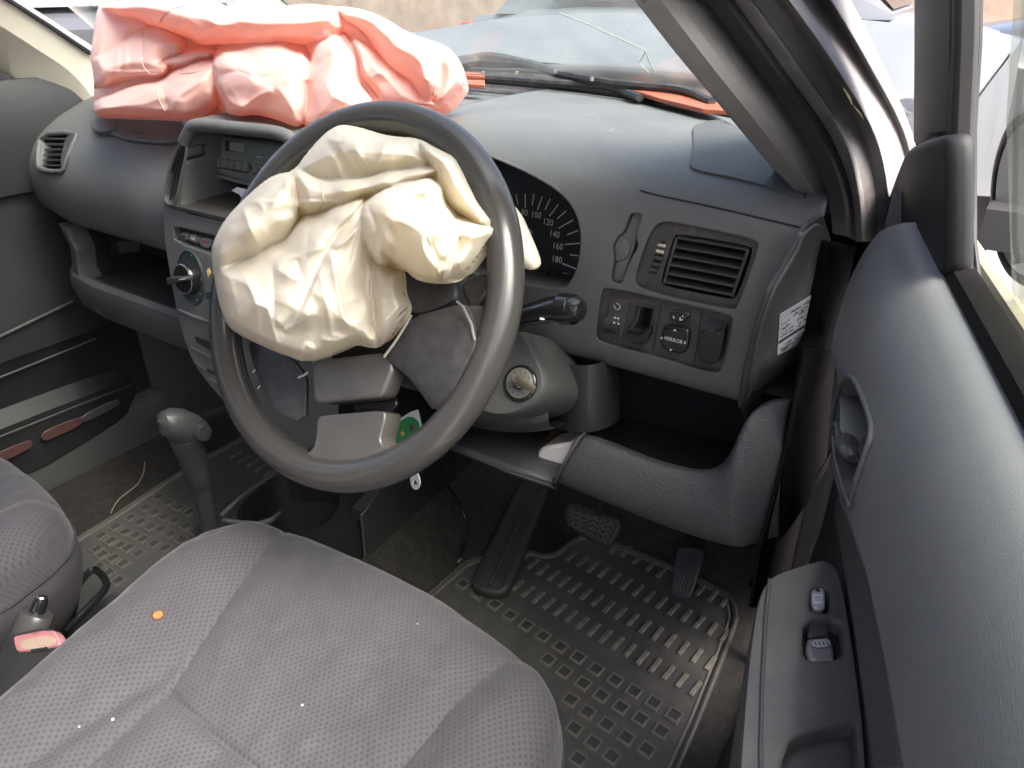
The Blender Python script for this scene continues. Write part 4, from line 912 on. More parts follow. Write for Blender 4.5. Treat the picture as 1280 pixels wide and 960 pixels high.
def crumple(name, pl, outline, lobes, ridges, m, step, thick, edge, seed, label, soft=2, offs=0., crk=.0003, centres=()):
    """a bag of cloth on a plane: rounded lobes that overlap, sharp creases, fine crinkles; front and back skin share the outline"""
    out = np.array(chaikin(outline, 1)); x0, y0 = out.min(0)-step*2; x1, y1 = out.max(0)+step*2
    xs, ys = np.arange(x0, x1, step), np.arange(y0, y1, step); X, Y = np.meshgrid(xs, ys, indexing='ij')
    wx = X+vnoise(X, Y, 26, seed+11)*2.2; wy = Y+vnoise(X, Y, 26, seed+12)*2.2
    H = np.full(X.shape, -.02)
    for poly, base, amp, w in lobes:
        d = pdist(wx, wy, np.array(chaikin(poly, 1))); q = np.clip(d/w, 0, 1)
        h = base+amp*(.6*np.sqrt(np.clip(1-(1-q)**2, 0, 1))+.4*q); h = np.where(d < 0, base+d*.0075, h)
        H = np.maximum(H, 1.25*h-.008)
    H = blur(H, soft)
    for pts, amp, w in ridges:
        d = pdist(wx, wy, np.array(pts, float), closed=False); a = np.array(pts, float)
        L = np.hypot(*(a[-1]-a[0])); ce = (a[0]+a[-1])/2; tp = np.clip(1-(np.hypot(X-ce[0], Y-ce[1])/(L*.62))**3, 0, 1)
        H = H+.75*amp*(.6*np.exp(-np.abs(d)/w)+.5*np.clip(1-np.abs(d)/(w*4.2), 0, 1))*tp
    for k, (sp, am) in enumerate(((40, 3.0), (14, .8))): H = H+crk*am*facets(xs, ys, sp, seed+k)
    # drapes that run out from the points where the cloth is gathered
    for (cx, cy, r0, r1, am, fq) in centres:
        th = np.arctan2(Y-cy, X-cx); r = np.hypot(X-cx, Y-cy); wgt = sstep(r, 8, r0)*(1-sstep(r, r1*.7, r1))
        for f_, a_, sd in ((fq, 1., 1), (fq*2.1, .45, 2)):
            n1 = vnoise((th+3.2)*f_*10+vnoise(X, Y, 30, seed+sd)*2.5, r*.16, 10, seed+30+sd); H = H+am*a_*wgt*(.45-np.abs(n1))
    H = blur(H, 1)
    D = pdist(X, Y, out); e = np.clip(D/edge, 0, 1); prof = np.sqrt(np.clip(1-(1-e)**2, 0, 1))
    Hf = offs+H*prof; Hb = offs-thick*prof
    keep = D > -step*.75; idx = -np.ones(X.shape, int); V = []; 
    # snap rim samples onto the outline so that the edge is clean
    seg_a = out; seg_b = np.roll(out, -1, 0)
    def snap(p):
        d = seg_b-seg_a; t = np.clip(((p-seg_a)*d).sum(1)/((d*d).sum(1)+1e-9), 0, 1); q = seg_a+d*t[:, None]; return q[((q-p)**2).sum(1).argmin()]
    F = []; bk = -np.ones(X.shape, int); I, J = np.nonzero(keep)
    for i, j in zip(I, J):
        p = np.array([X[i, j], Y[i, j]]); rim = D[i, j] < step*.35
        if rim: p = snap(p)
        hf = offs if rim else Hf[i, j]
        P0 = pl.pt(p[0], p[1], hf); idx[i, j] = len(V); V.append(P0)
        if rim: bk[i, j] = idx[i, j]
        else: bk[i, j] = len(V); V.append(P0+(hf-Hb[i, j])*unit(unit(P0-CAM)-.25*pl.n))
    for i in range(X.shape[0]-1):
        for j in range(X.shape[1]-1):
            q = [(i, j), (i+1, j), (i+1, j+1), (i, j+1)]
            if all(keep[a] for a in q):
                if sum(D[a] >= step*.35 for a in q) == 0: continue
                F.append([idx[a] for a in q]); b = [bk[a] for a in q[::-1]]
                F.append(b)
    o = mesh(name, V, F, m, None, ang=None); tag(o, label, 'airbag'); return o
def cloth(name, col, sat, tl=.25):
    m = bpy.data.materials.new(name); m.use_nodes = True; t = m.node_tree; N = t.nodes; L = t.links; b = N['Principled BSDF']; out = N['Material Output']
    b.inputs['Base Color'].default_value = (*col, 1); b.inputs['Roughness'].default_value = .42; b.inputs['Sheen Weight'].default_value = .2; b.inputs['Specular IOR Level'].default_value = .4
    tr = N.new('ShaderNodeBsdfTranslucent'); tr.inputs[0].default_value = (*sat, 1); mx = N.new('ShaderNodeMixShader'); mx.inputs[0].default_value = tl
    L.new(b.outputs[0], mx.inputs[1]); L.new(tr.outputs[0], mx.inputs[2]); L.new(mx.outputs[0], out.inputs[0])
    tc = N.new('ShaderNodeTexCoord'); nz = N.new('ShaderNodeTexNoise'); nz.inputs['Scale'].default_value = 60; nz.inputs['Detail'].default_value = 7; nz.inputs['Distortion'].default_value = .8
    L.new(tc.outputs['Object'], nz.inputs['Vector']); bp = N.new('ShaderNodeBump'); bp.inputs['Strength'].default_value = .22; bp.inputs['Distance'].default_value = .0015
    L.new(nz.outputs['Fac'], bp.inputs['Height']); L.new(bp.outputs[0], b.inputs['Normal']); L.new(bp.outputs[0], tr.inputs['Normal'])
    return m
M['pink'] = cloth('pink_airbag_nylon', (.79, .54, .485), (.88, .46, .37), .36)
M['creamcloth'] = cloth('cream_airbag_nylon', (.70, .66, .56), (.74, .64, .42), .34)
PKP = Plane((-.1, .27, .75), (1, .10, .06), (0, .55, .8))
if PKP.n[1] > 0: PKP.n = -PKP.n
pink_out = [(112, 72), (117, 40), (121, 10), (128, 5), (155, 0), (205, -3), (262, -3), (290, 11), (320, 9), (350, 8), (385, 4), (410, 7), (440, 9), (462, 14), (485, 24), (505, 38), (525, 46), (548, 53), (565, 62), (574, 75), (578, 90), (581, 104), (570, 117), (553, 136), (528, 140), (470, 150), (400, 162), (379, 165), (366, 163), (345, 151), (320, 144), (300, 148), (284, 147), (260, 144), (238, 151), (214, 148), (180, 147), (140, 146), (118, 145), (116, 135), (118, 110), (116, 88)]
pl_lobes = [
 ([(121, 8), (155, -3), (262, -6), (290, 9), (350, 5), (412, 5), (424, 20), (430, 42), (395, 53), (350, 54), (300, 52), (262, 48), (225, 38), (192, 29), (157, 14)], .055, .030, 24),
 ([(110, 72), (118, 10), (157, 12), (192, 28), (160, 52), (130, 70)], .030, .008, 14),
 ([(112, 74), (130, 68), (160, 50), (192, 32), (228, 55), (226, 68), (205, 74), (212, 84), (200, 95), (165, 98), (118, 108)], .036, .016, 22),
 ([(205, 75), (228, 68), (262, 66), (268, 74), (240, 80), (212, 84)], .040, .010, 7),
 ([(114, 142), (117, 128), (160, 112), (200, 104), (225, 84), (262, 80), (274, 84), (270, 110), (262, 135), (237, 152), (214, 148), (118, 147)], .045, .014, 22),
 ([(118, 108), (170, 97), (200, 97), (190, 106), (150, 115), (117, 128)], .024, .006, 10),
 ([(270, 80), (284, 66), (330, 54), (350, 58), (384, 74), (387, 100), (389, 130), (380, 164), (350, 152), (320, 146), (290, 148), (276, 122), (269, 100)], .062, .030, 42),
 ([(392, 62), (402, 46), (416, 42), (428, 50), (444, 85), (462, 122), (474, 145), (400, 166), (382, 162), (383, 100)], .068, .028, 36),
 ([(420, 42), (436, 48), (452, 84), (460, 99), (482, 125), (474, 142), (455, 110), (438, 80)], .055, .012, 9),
 ([(440, 50), (452, 53), (490, 80), (528, 112), (552, 134), (500, 142), (480, 128), (463, 100), (452, 92), (444, 70)], .066, .020, 26),
 ([(418, 12), (440, 6), (462, 11), (485, 21), (505, 36), (525, 44), (550, 52), (552, 85), (548, 112), (536, 125), (494, 88), (474, 66), (456, 36), (432, 20)], .072, .030, 34),
 ([(416, 14), (432, 22), (456, 40), (470, 62), (452, 54), (430, 42)], .050, .008, 8),
 ([(547, 53), (565, 60), (576, 75), (580, 90), (583, 104), (555, 137), (538, 126), (549, 95)], .052, .020, 16),
]
pink_ridges = [([(160, 52), (130, 68), (112, 74)], .006, 3), ([(146, 58), (146, 98)], .004, 2.5), ([(157, 54), (157, 94)], .004, 2.5), ([(190, 30), (178, 55), (180, 85)], -.004, 3), ([(200, 28), (212, 16), (228, 8)], -.003, 3),
 ([(225, 35), (236, 20), (262, 42)], .006, 3), ([(292, 35), (305, 20)], .005, 3), ([(386, 12), (392, 22), (402, 12)], .004, 3), ([(212, 146), (224, 122), (240, 108), (270, 82)], .010, 5), ([(118, 142), (150, 130), (200, 105)], .006, 4),
 ([(203, 112), (208, 130), (214, 146)], -.004, 3), ([(236, 148), (256, 136), (270, 128)], -.012, 5), ([(298, 133), (320, 122), (337, 112)], .008, 4), ([(325, 65), (350, 82), (384, 100)], .007, 5), ([(330, 142), (350, 152), (376, 163)], .006, 4), ([(274, 95), (296, 90), (310, 96)], -.006, 4),
 ([(428, 74), (440, 100), (458, 128)], .008, 3), ([(384, 105), (384, 135), (382, 160)], -.014, 4), ([(410, 100), (418, 118), (432, 130)], .004, 4), ([(440, 52), (452, 80), (460, 98)], .010, 3), ([(462, 99), (472, 92), (492, 90)], .006, 3), ([(456, 35), (475, 66), (494, 88), (525, 112)], -.010, 3.5), ([(500, 38), (512, 60), (522, 78)], .006, 3), ([(550, 56), (546, 88), (540, 120)], .006, 3), ([(552, 72), (566, 84), (578, 96)], .006, 3), ([(548, 128), (560, 118), (580, 104)], .010, 3), ([(528, 125), (540, 126), (552, 134)], .006, 3)]
crumple('airbag', PKP, pink_out, pl_lobes, pink_ridges, M['pink'], 1.35, .055, 12, 3, 'salmon pink crumpled airbag spilling over the dashboard under the windscreen', soft=0, centres=((272, 88, 40, 190, .0034, 1.5), (445, 52, 30, 130, .0032, 1.6)))
cream_out = [(367, 214), (384, 190), (405, 167), (415, 160), (426, 155), (440, 157), (457, 161), (478, 168), (498, 171), (518, 172), (530, 176), (544, 184), (556, 190), (568, 196), (577, 212), (586, 231), (596, 252), (608, 268), (616, 278), (618, 290), (607, 303), (596, 321), (582, 338), (568, 346), (551, 352), (531, 353), (518, 349), (503, 335), (501, 350), (502, 363), (508, 376), (510, 387), (494, 412), (475, 433), (466, 436), (443, 430), (426, 438), (408, 445), (381, 453), (362, 446), (344, 440), (318, 428), (294, 416), (283, 405), (277, 390), (272, 374), (267, 345), (263, 313), (270, 293), (281, 274), (300, 253), (326, 229), (343, 218)]
cream_lobes = [
 ([(366, 216), (384, 190), (405, 166), (425, 153), (457, 159), (498, 169), (520, 171), (534, 186), (545, 212), (500, 217), (440, 224), (408, 228), (385, 222)], .022, .030, 34),
 ([(364, 214), (380, 216), (400, 226), (440, 222), (500, 214), (546, 212), (544, 222), (490, 232), (460, 238), (430, 254), (400, 267), (374, 269), (367, 240)], .048, .018, 15),
 ([(260, 314), (280, 274), (298, 253), (326, 228), (364, 213), (369, 240), (374, 268), (352, 292), (330, 316), (296, 332), (266, 342)], .050, .024, 40),
 ([(470, 246), (480, 236), (505, 232), (548, 230), (553, 256), (562, 268), (572, 290), (566, 312), (560, 340), (552, 354), (518, 350), (503, 334), (482, 312), (475, 330), (464, 310), (453, 290), (455, 264)], .082, .040, 45),
 ([(526, 174), (544, 182), (568, 194), (588, 231), (612, 268), (606, 285), (575, 262), (553, 240), (546, 215), (534, 195)], .048, .020, 18),
 ([(553, 268), (575, 276), (604, 284), (616, 292), (600, 318), (582, 340), (550, 354), (560, 320), (572, 292)], .058, .018, 20),
 ([(262, 316), (300, 328), (330, 314), (374, 275), (405, 267), (440, 250), (462, 246), (464, 262), (456, 290), (463, 320), (464, 400), (472, 434), (443, 432), (408, 447), (381, 455), (344, 442), (294, 418), (281, 405), (271, 374)], .044, .034, 60),
 ([(404, 268), (440, 251), (462, 247), (432, 300), (388, 384), (361, 411), (346, 384), (360, 322)], .058, .016, 20),
 ([(432, 302), (463, 250), (457, 290), (452, 340), (444, 408), (428, 424), (402, 424), (376, 404), (396, 362)], .053, .018, 22),
 ([(271, 376), (267, 342), (300, 331), (330, 317), (373, 277), (398, 270), (356, 322), (336, 380), (304, 414), (283, 405)], .047, .020, 30),
 ([(300, 420), (344, 402), (372, 414), (400, 429), (440, 423), (446, 431), (408, 448), (381, 456), (344, 443)], .040, .014, 13),
 ([(461, 318), (474, 336), (490, 347), (504, 336), (503, 363), (512, 388), (475, 436), (464, 400)], .040, .014, 16),
]
cream_ridges = [([(374, 268), (400, 262), (432, 250), (470, 232)], -.010, 4), ([(330, 316), (352, 292), (372, 276), (410, 262)], -.016, 6), ([(268, 345), (300, 330), (335, 312)], -.008, 5), ([(300, 255), (312, 282), (326, 312)], .008, 4), ([(310, 250), (322, 253), (330, 262)], .005, 3), ([(367, 216), (372, 240), (374, 266)], -.007, 3), ([(355, 230), (362, 225), (367, 236)], .005, 3), ([(438, 170), (450, 195), (462, 212)], .010, 4), ([(410, 172), (425, 178), (440, 170)], .008, 4), ([(470, 205), (480, 182), (498, 176)], .009, 4), ([(455, 196), (470, 205), (500, 200)], .006, 4), ([(515, 176), (525, 196), (540, 210)], -.010, 4),
 ([(360, 410), (380, 370), (405, 320), (425, 285), (462, 248)], -.012, 3.5), ([(370, 398), (390, 360), (402, 335)], .008, 3), ([(345, 400), (362, 414), (378, 400), (388, 380)], .008, 4), ([(402, 345), (412, 420), (428, 424)], .007, 4), ([(414, 318), (424, 372), (436, 410)], .009, 3.5), ([(355, 320), (345, 340), (372, 352)], .007, 4), ([(350, 330), (370, 325), (378, 350)], -.006, 4), ([(318, 378), (332, 385), (340, 405), (352, 436)], .007, 3), ([(300, 340), (318, 378), (322, 410)], .006, 4), ([(285, 330), (290, 370), (300, 400)], .005, 4), ([(400, 425), (420, 428), (440, 420), (446, 414)], .008, 3), ([(373, 440), (380, 430), (392, 436)], .005, 3), ([(340, 330), (342, 370), (338, 400)], -.005, 4), ([(455, 330), (460, 380), (462, 420)], -.010, 4), ([(420, 308), (430, 300), (445, 285), (452, 268)], .014, 4),
 ([(460, 245), (468, 275), (470, 310), (466, 330)], -.012, 4), ([(505, 240), (530, 242), (550, 245)], .008, 4), ([(553, 255), (562, 252), (568, 266), (570, 285)], .008, 3), ([(530, 285), (545, 320), (550, 348)], -.005, 2.5), ([(510, 336), (530, 346), (552, 344)], -.004, 3), ([(552, 322), (560, 312), (566, 300)], .006, 2), ([(545, 222), (568, 258), (600, 278)], -.010, 4), ([(570, 294), (590, 296), (610, 293)], .007, 3), ([(568, 196), (576, 225), (596, 260)], .006, 3), ([(483, 313), (492, 312), (500, 330)], -.012, 4), ([(466, 370), (480, 378), (500, 372)], .005, 3), ([(470, 408), (485, 400), (502, 384)], .006, 2)]
crumple('airbag', WP, cream_out, cream_lobes, cream_ridges, M['creamcloth'], 1.45, .03, 13, 9, 'cream white crumpled airbag drooping from the steering wheel hub', soft=0, offs=.010, crk=.0003, centres=((462, 250, 45, 260, .0048, 1.9), (478, 432, 20, 70, .0022, 1.5)))
bagc = [o for o in COL.objects if o.get('category') == 'airbag'][-1]
# the corner of the cream bag that shows behind the rim, and its stitched seam
pl2 = Plane(HUB+WP.n*-.03, WP.a, WP.b); pl2.n = WP.n
cn = [pl2.px(u, v) for u, v in ((600, 262), (636, 250), (648, 262), (656, 280), (668, 308), (675, 328), (671, 336), (661, 338), (650, 332), (630, 316), (604, 300))]
cn = chaikin(cn, 1); cc = np.array(cn).mean(0)
mesh('bag_corner', *g_loft([[pl2.f(*(cc+(np.array(p)-cc)*k), h) for p in cn] for k, h in ((.25, .013), (.7, .010), (.92, .005), (1, 0), (.9, -.008), (.4, -.012))], True, True), M['creamcloth'], bagc)
M['stitch'] = mat('dark_stitching', (.16, .12, .13), .8)
for pts in (((477, 431), (483, 421), (490, 412), (497, 404), (505, 396)), ((489, 403), (497, 396), (504, 389), (509, 384))):
    mesh('stitching', *g_tube([WP.pt(u, v, .052) for u, v in pts], .0006, 4), M['stitch'], bagc)

# stitched seams lying on the two bags
def on_bag(o, pts, m, r, lift=.0006):
    bv = mathutils.bvhtree.BVHTree.FromPolygons([v.co for v in o.data.vertices], [p.vertices for p in o.data.polygons]); L_ = []
    for u, v in resample(catmull(pts, 6), 2.5, False):
        h = bv.ray_cast(Vector(CAM), Vector(ray(u, v)))
        if h[0] is not None: L_.append(np.array(h[0])-unit(ray(u, v))*lift)
    if len(L_) > 2: mesh('stitching', *g_tube(L_, r, 5), m, o)
bagp = [o for o in COL.objects if o.get('category') == 'airbag'][0]
M['pinkstitch'] = mat('pink_stitching', (.62, .30, .27), .8)
M['creamstitch'] = mat('cream_stitching', (.48, .40, .27), .8)
for pts in (((200, 28), (205, 19), (216, 11), (230, 8)), ((178, 40), (176, 60), (179, 82), (188, 92), (198, 92)), ((196, 110), (199, 124), (206, 138), (214, 144)), ((198, 80), (205, 71), (218, 66), (232, 66)), ((226, 92), (246, 90), (262, 82)), ((543, 62), (546, 90), (541, 120))):
    on_bag(bagp, [np.array(p, float) for p in pts], M['pink'], .0010)
for pts in (((367, 218), (369, 240), (374, 266)), ((530, 285), (541, 312), (549, 346)), ((572, 292), (561, 320), (552, 349)), ((516, 341), (533, 346), (549, 349)), ((402, 228), (404, 250), (398, 266))):
    on_bag(bagc, [np.array(p, float) for p in pts], M['creamcloth'], .0009)

# ------------------------------------------------------------------ seats
def fabric(name, col, dots=True):
    m = mat(name, col, .85, bump=.25, bscale=1500, var=.10, vscale=9, spec=.2); t = m.node_tree; N = t.nodes; L = t.links; b = N['Principled BSDF']
    b.inputs['Sheen Weight'].default_value = .14 if dots else .03; b.inputs['Sheen Roughness'].default_value = .4
    if not dots: return m
    uv = N.new('ShaderNodeUVMap'); uv.uv_map = 'uv'
    def vm(op, a, v=None):
        n = N.new('ShaderNodeVectorMath'); n.operation = op; L.new(a, n.inputs[0])
        if v is not None: n.inputs[1].default_value = v
        return n
    ds = []
    for off in ((0, 0, 0), (.5, .5, 0)):
        a = vm('ADD', vm('MULTIPLY', uv.outputs[0], (1/.0062, 1/.0082, 0)).outputs[0], off); f = vm('SUBTRACT', vm('FRACTION', a.outputs[0]).outputs[0], (.5, .5, 0)); f = vm('MULTIPLY', f.outputs[0], (1, 1.25, 0))
        ds.append(vm('LENGTH', f.outputs[0]).outputs['Value'])
    mn = N.new('ShaderNodeMath'); mn.operation = 'MINIMUM'; L.new(ds[0], mn.inputs[0]); L.new(ds[1], mn.inputs[1])
    mr = N.new('ShaderNodeMapRange'); mr.interpolation_type = 'SMOOTHSTEP'; mr.inputs[1].default_value = .10; mr.inputs[2].default_value = .32; mr.inputs[3].default_value = .72; mr.inputs[4].default_value = 1.03
    L.new(mn.outputs[0], mr.inputs[0])
    old = b.inputs['Base Color'].links[0].from_socket
    mx = N.new('ShaderNodeMix'); mx.data_type = 'RGBA'; mx.blend_type = 'MULTIPLY'; mx.inputs[0].default_value = 1; L.new(old, mx.inputs[6]); L.new(mr.outputs[0], mx.inputs[7]); L.new(mx.outputs[2], b.inputs['Base Color'])
    bp = N.new('ShaderNodeBump'); bp.inputs['Strength'].default_value = .55; bp.inputs['Distance'].default_value = .0012; L.new(mr.outputs[0], bp.inputs['Height'])
    L.new(b.inputs['Normal'].links[0].from_socket, bp.inputs['Normal']); L.new(bp.outputs[0], b.inputs['Normal'])
    return m
M['seat'] = fabric('dotted_seat_fabric', (.070, .068, .077)); M['seatside'] = fabric('plain_seat_fabric', (.042, .041, .045), False)
OUT0 = [(.150, -.052), (.185, -.026), (.24, -.012), (.33, -.004), (.43, -.004), (.54, -.020), (.600, -.050), (.626, -.10), (.632, -.2), (.632, -.35), (.60, -.56), (.2, -.56), (.178, -.45), (.160, -.348), (.135, -.246), (.118, -.155), (.124, -.09)]
SEAMS0 = [[(.196, -.020), (.215, -.055), (.25, -.15), (.285, -.245), (.30, -.35), (.29, -.5)], [(.285, -.245), (.36, -.252), (.44, -.252), (.53, -.24)], [(.548, -.02), (.540, -.05), (.528, -.12), (.524, -.22), (.535, -.4), (.54, -.5)]]
def cushion(name, fx, ztop, parent, zlow):
    out = resample(chaikin([np.array(fx(*p)) for p in OUT0], 3), .0042); out = np.array(out); c = np.array(fx(.38, -.29)); n = len(out)
    seams = [np.array([fx(*p) for p in s]) for s in SEAMS0]
    rings = np.concatenate([np.linspace(.02, .72, 80), np.linspace(.724, 1, 64)]); V, UV = [], []
    X = c[0]+(out[:, 0]-c[0])[None, :]*rings[:, None]; Y = c[1]+(out[:, 1]-c[1])[None, :]*rings[:, None]
    e = pdist(X, Y, out); R = .050
    xl = X-c[0]; yl = Y-c[1]
    Z = ztop+.012*sstep(abs(xl), .13, .21)+.010*sstep(yl, .05, .20)-.012*np.exp(-((xl/.12)**2+((yl+.06)/.14)**2))
    q = np.clip(e/R, 0, 1); Z = Z-R*(1-np.sqrt(np.clip(1-(1-q)**2, 0, 1)))*.92
    for s in seams:
        d = pdist(X, Y, s, False); Z = Z-.0050*np.exp(-(d/.0028)**2)-.0045*np.exp(-(d/.018)**2)
    ax, ay = fx(.27, -.30); bx_, by_ = fx(.22, -.26)
    d = pdist(X, Y, np.array([fx(.262, -.225), fx(.262, -.30), fx(.25, -.42)]), False); Z = Z-.006*np.exp(-(d/.012)**2)
    Z = Z+.0012*vnoise(X*1000, Y*1000, 30, 5)+.0006*vnoise(X*1000, Y*1000, 12, 6)
    for i in range(len(rings)):
        for k in range(n): V.append((X[i, k], Y[i, k], Z[i, k])); UV.append((X[i, k], Y[i, k]))
    nr = len(rings); on_ = unit; nrm = out-c; nrm = nrm/np.linalg.norm(nrm, axis=1)[:, None]
    for j, (zz, ins) in enumerate(((.005, -.0015), (.016, -.003), (.030, -.0035))):
        for k in range(n): V.append((out[k, 0]-nrm[k, 0]*ins, out[k, 1]-nrm[k, 1]*ins, Z[-1, k]-zz)); UV.append((out[k, 0]+nrm[k, 0]*(zz+.02), out[k, 1]+nrm[k, 1]*(zz+.02)))
    nr += 3; F = [[i*n+k, i*n+(k+1) % n, (i+1)*n+(k+1) % n, (i+1)*n+k] for i in range(nr-1) for k in range(n)]+[list(range(n))]
    cu = mesh(name, V, F, M['seat'], parent, ang=None, uv=UV)
    base = [(out[k, 0]+nrm[k, 0]*.0035, out[k, 1]+nrm[k, 1]*.0035, Z[-1, k]-.029) for k in range(n)][::3]
    nr3 = nrm[::3]
    secs = [[np.array(p) for p in base], [np.array((p[0]+q[0]*.003, p[1]+q[1]*.003, p[2]-.03)) for p, q in zip(base, nr3)], [np.array((p[0]-q[0]*.006, p[1]-q[1]*.006, p[2]-.07)) for p, q in zip(base, nr3)], [np.array((p[0]-q[0]*.025, p[1]-q[1]*.025, zlow)) for p, q in zip(base, nr3)]]
    mesh('seat_skirt', *g_loft(secs, True, True), M['seatside'], parent, ang=None)
    mesh('piping', *g_tube([np.array(p)+np.array([q[0]*.001, q[1]*.001, 0]) for p, q in zip(base, nr3)]+[np.array(base[0])], .0022, 6), M['seatside'], parent, ang=None)
    return cu
def backrest(x0, x1, y, parent):
    bb = mesh('backrest', *g_box(((x0+x1)/2, y, .62), (x1-x0, .12, .62), np.array(Matrix.Rotation(rad(18), 3, 'X'))), M['seat'], parent); bev(bb, .05, 4)
    hr = mesh('headrest', *g_box(((x0+x1)/2, y-.16, 1.02), (.25, .08, .17), np.array(Matrix.Rotation(rad(14), 3, 'X'))), M['seatside'], parent); bev(hr, .035, 4)
ds = thing('car_seat', 'grey dotted fabric driver seat in front with a small burn hole', 'seat', (.38, -.3, 0), 'front seats')
cus = cushion('cushion', lambda x, y: (x, y), .305, ds, .10)
backrest(.16, .60, -.66, ds)
ps = thing('car_seat', 'grey dotted fabric passenger seat beyond the gear lever and handbrake', 'seat', (-.34, -.4, 0), 'front seats')
cushion('cushion', lambda x, y: (.046-x, y-.104), .262, ps, .09)
backrest(-.56, -.12, -.76, ps)
for a in (ds, ps):
    sx = .38 if a is ds else -.33
    for k in (-.18, .18): mesh('seat_rail', *g_box((sx+k, -.32, .03), (.03, .45, .05)), M['trim'], a)
# wire slide handle under the passenger seat
mesh('slide_handle', *g_tube(catmull([at(u, v, z=z) for u, v, z in ((90, 740, .10), (112, 715, .10), (122, 714, .10), (132, 726, .10), (130, 738, .10), (108, 762, .10), (80, 790, .10))], 5), .0055, 8), M['gloss'], ps)
# burn hole that shows the foam
def seat_pt(u, v, up=0):
    P = at(u, v, z=.312); 
    for _ in range(6):
        dz = [(w.co-Vector(P)).xy.length for w in cus.data.vertices[:1]]
        P = at(u, v, z=P[2])
        break
    return P
bvh = mathutils.bvhtree.BVHTree.FromPolygons([v.co for v in cus.data.vertices], [p.vertices for p in cus.data.polygons])
def hit(u, v):
    d = ray(u, v); h = bvh.ray_cast(Vector(CAM), Vector(d)); return (np.array(h[0]), np.array(h[1])) if h[0] is not None else (at(u, v, z=.31), np.array([0, 0, 1.]))
hp, hn = hit(197.5, 769); hn = hn if hn[2] > 0 else -hn
bh = mesh('burn_hole', *g_lathe(hp-hn*.002, hn, [(0, .0062), (.0024, .0062), (.0030, .0054), (.0016, .0050), (.0013, 0)], 18), mat('charred_edge', (.10, .05, .03), .9), ds)
mesh('foam', *g_lathe(hp-hn*.001, hn, [(0, .0051), (.0022, .0048), (.0030, .003), (.0032, 0)], 14), mat('orange_foam', (.30, .135, .05), .9, var=.15, vscale=300), bh)
M['crumb'] = mat('white_crumb', (.75, .73, .66), .7)
cr_ = []
for i, (u, v, r) in enumerate(((378, 882, .0013), (141, 900, .0014), (99, 909, .0010), (522, 780, .0006))):
    p, n = hit(u, v); n = n if n[2] > 0 else -n
    cr_.append(g_lathe(p, n, [(0, r*.7), (r*.6, r), (r*1.2, r*.6), (r*1.4, 0)], 7))
o = join('crumbs', cr_, M['crumb'], None); tag(o, 'white crumbs scattered over the driver seat cushion', 'crumbs', kind='stuff')

# ------------------------------------------------------------------ floor mats
MR = rad(-5.2); ma, mb = np.array([math.cos(MR), math.sin(MR), 0]), np.array([-math.sin(MR), math.cos(MR), 0])
def floor_mat(label, outline, loc):
    t = thing('floor_mat', label, 'floor mat', loc, 'rubber floor mats')
    L = [np.array([a, b, 0.]) for a, b in chaikin(outline, 1)]
    mesh('mat_sheet', *g_prism(L, (0, 0, -.005)), M['rubber'], t)
    c = np.mean(L, 0)
    mesh('mat_rim', *g_tube([p+np.array([0, 0, .001]) for p in L+[L[0]]], .0045, 8), M['rubber'], t)
    L2 = resample([p+(c-p)*.035+np.array([0, 0, .0005]) for p in L], .02); mesh('mat_bead', *g_tube(L2+[L2[0]], .0022, 6), M['dusty'], t)
    return t
dm = floor_mat('black ribbed rubber mat under the pedals with dusty bars', [(.195, -.12), (.203, .29), (.215, .322), (.245, .345), (.262, .376), (.285, .390), (.31, .392), (.325, .41), (.33, .455), (.35, .49), (.60, .49), (.632, .45), (.640, .40), (.660, .16), (.668, -.12)], (.43, .2, 0))
pm = floor_mat('dark rubber mat on the passenger floor beside the gear lever', [(-.40, -.30), (-.41, 0), (-.445, .21), (-.44, .42), (-.40, .49), (-.19, .49), (-.165, .40), (-.145, .1), (-.145, -.30)], (-.3, .1, 0))
def bar_mesh():
    V, F = g_box((0, 0, .001), (.0075, .030, .004)); me = bpy.data.meshes.new('tread_bar'); me.from_pydata([tuple(v) for v in V], [], F)
    bm = bmesh.new(); bm.from_mesh(me); bmesh.ops.recalc_face_normals(bm, faces=bm.faces); bmesh.ops.bevel(bm, geom=[e for e in bm.edges if min(v.co.z for v in e.verts) > 0], offset=.0012, segments=1, affect='EDGES'); bm.to_mesh(me); bm.free(); me.materials.append(M['dusty']); return me
def ring_mesh(m, s=.0102):
    o, i = s, s*.76; V = [(x*o, y*o, -.001) for x, y in ((-1, -1), (1, -1), (1, 1), (-1, 1))]+[(x*o*.93, y*o*.93, .0028) for x, y in ((-1, -1), (1, -1), (1, 1), (-1, 1))]+[(x*i, y*i, .0028) for x, y in ((-1, -1), (1, -1), (1, 1), (-1, 1))]+[(x*i*.95, y*i*.95, .0004) for x, y in ((-1, -1), (1, -1), (1, 1), (-1, 1))]
    F = [[r*4+k, r*4+(k+1) % 4, r*4+4+(k+1) % 4, r*4+4+k] for r in range(3) for k in range(4)]+[[12, 13, 14, 15], [3, 2, 1, 0]]
    me = bpy.data.meshes.new('tread_ring'); me.from_pydata(V, [], F); me.materials.append(m); me.materials.append(M['pedal'])
    for p in me.polygons[-2:]: p.material_index = 1
    return me
BM, RMS = bar_mesh(), ring_mesh(M['dusty'])
M['dusty2'] = mat('mat_rubber_less_dusty', (.115, .112, .095), .7, var=.4, vscale=30); RMP = ring_mesh(M['dusty2'], .0108)
def stud(me, P, root, rot, sc=1):
    o = bpy.data.objects.new(me.name, me); COL.objects.link(o); o.location = (P[0], P[1], P[2]); o.rotation_euler = (0, 0, rot); o.scale = (sc, sc, 1); attach(o, root)
def Z7(x, y): return 560+x/3.2, 660+y/3.2
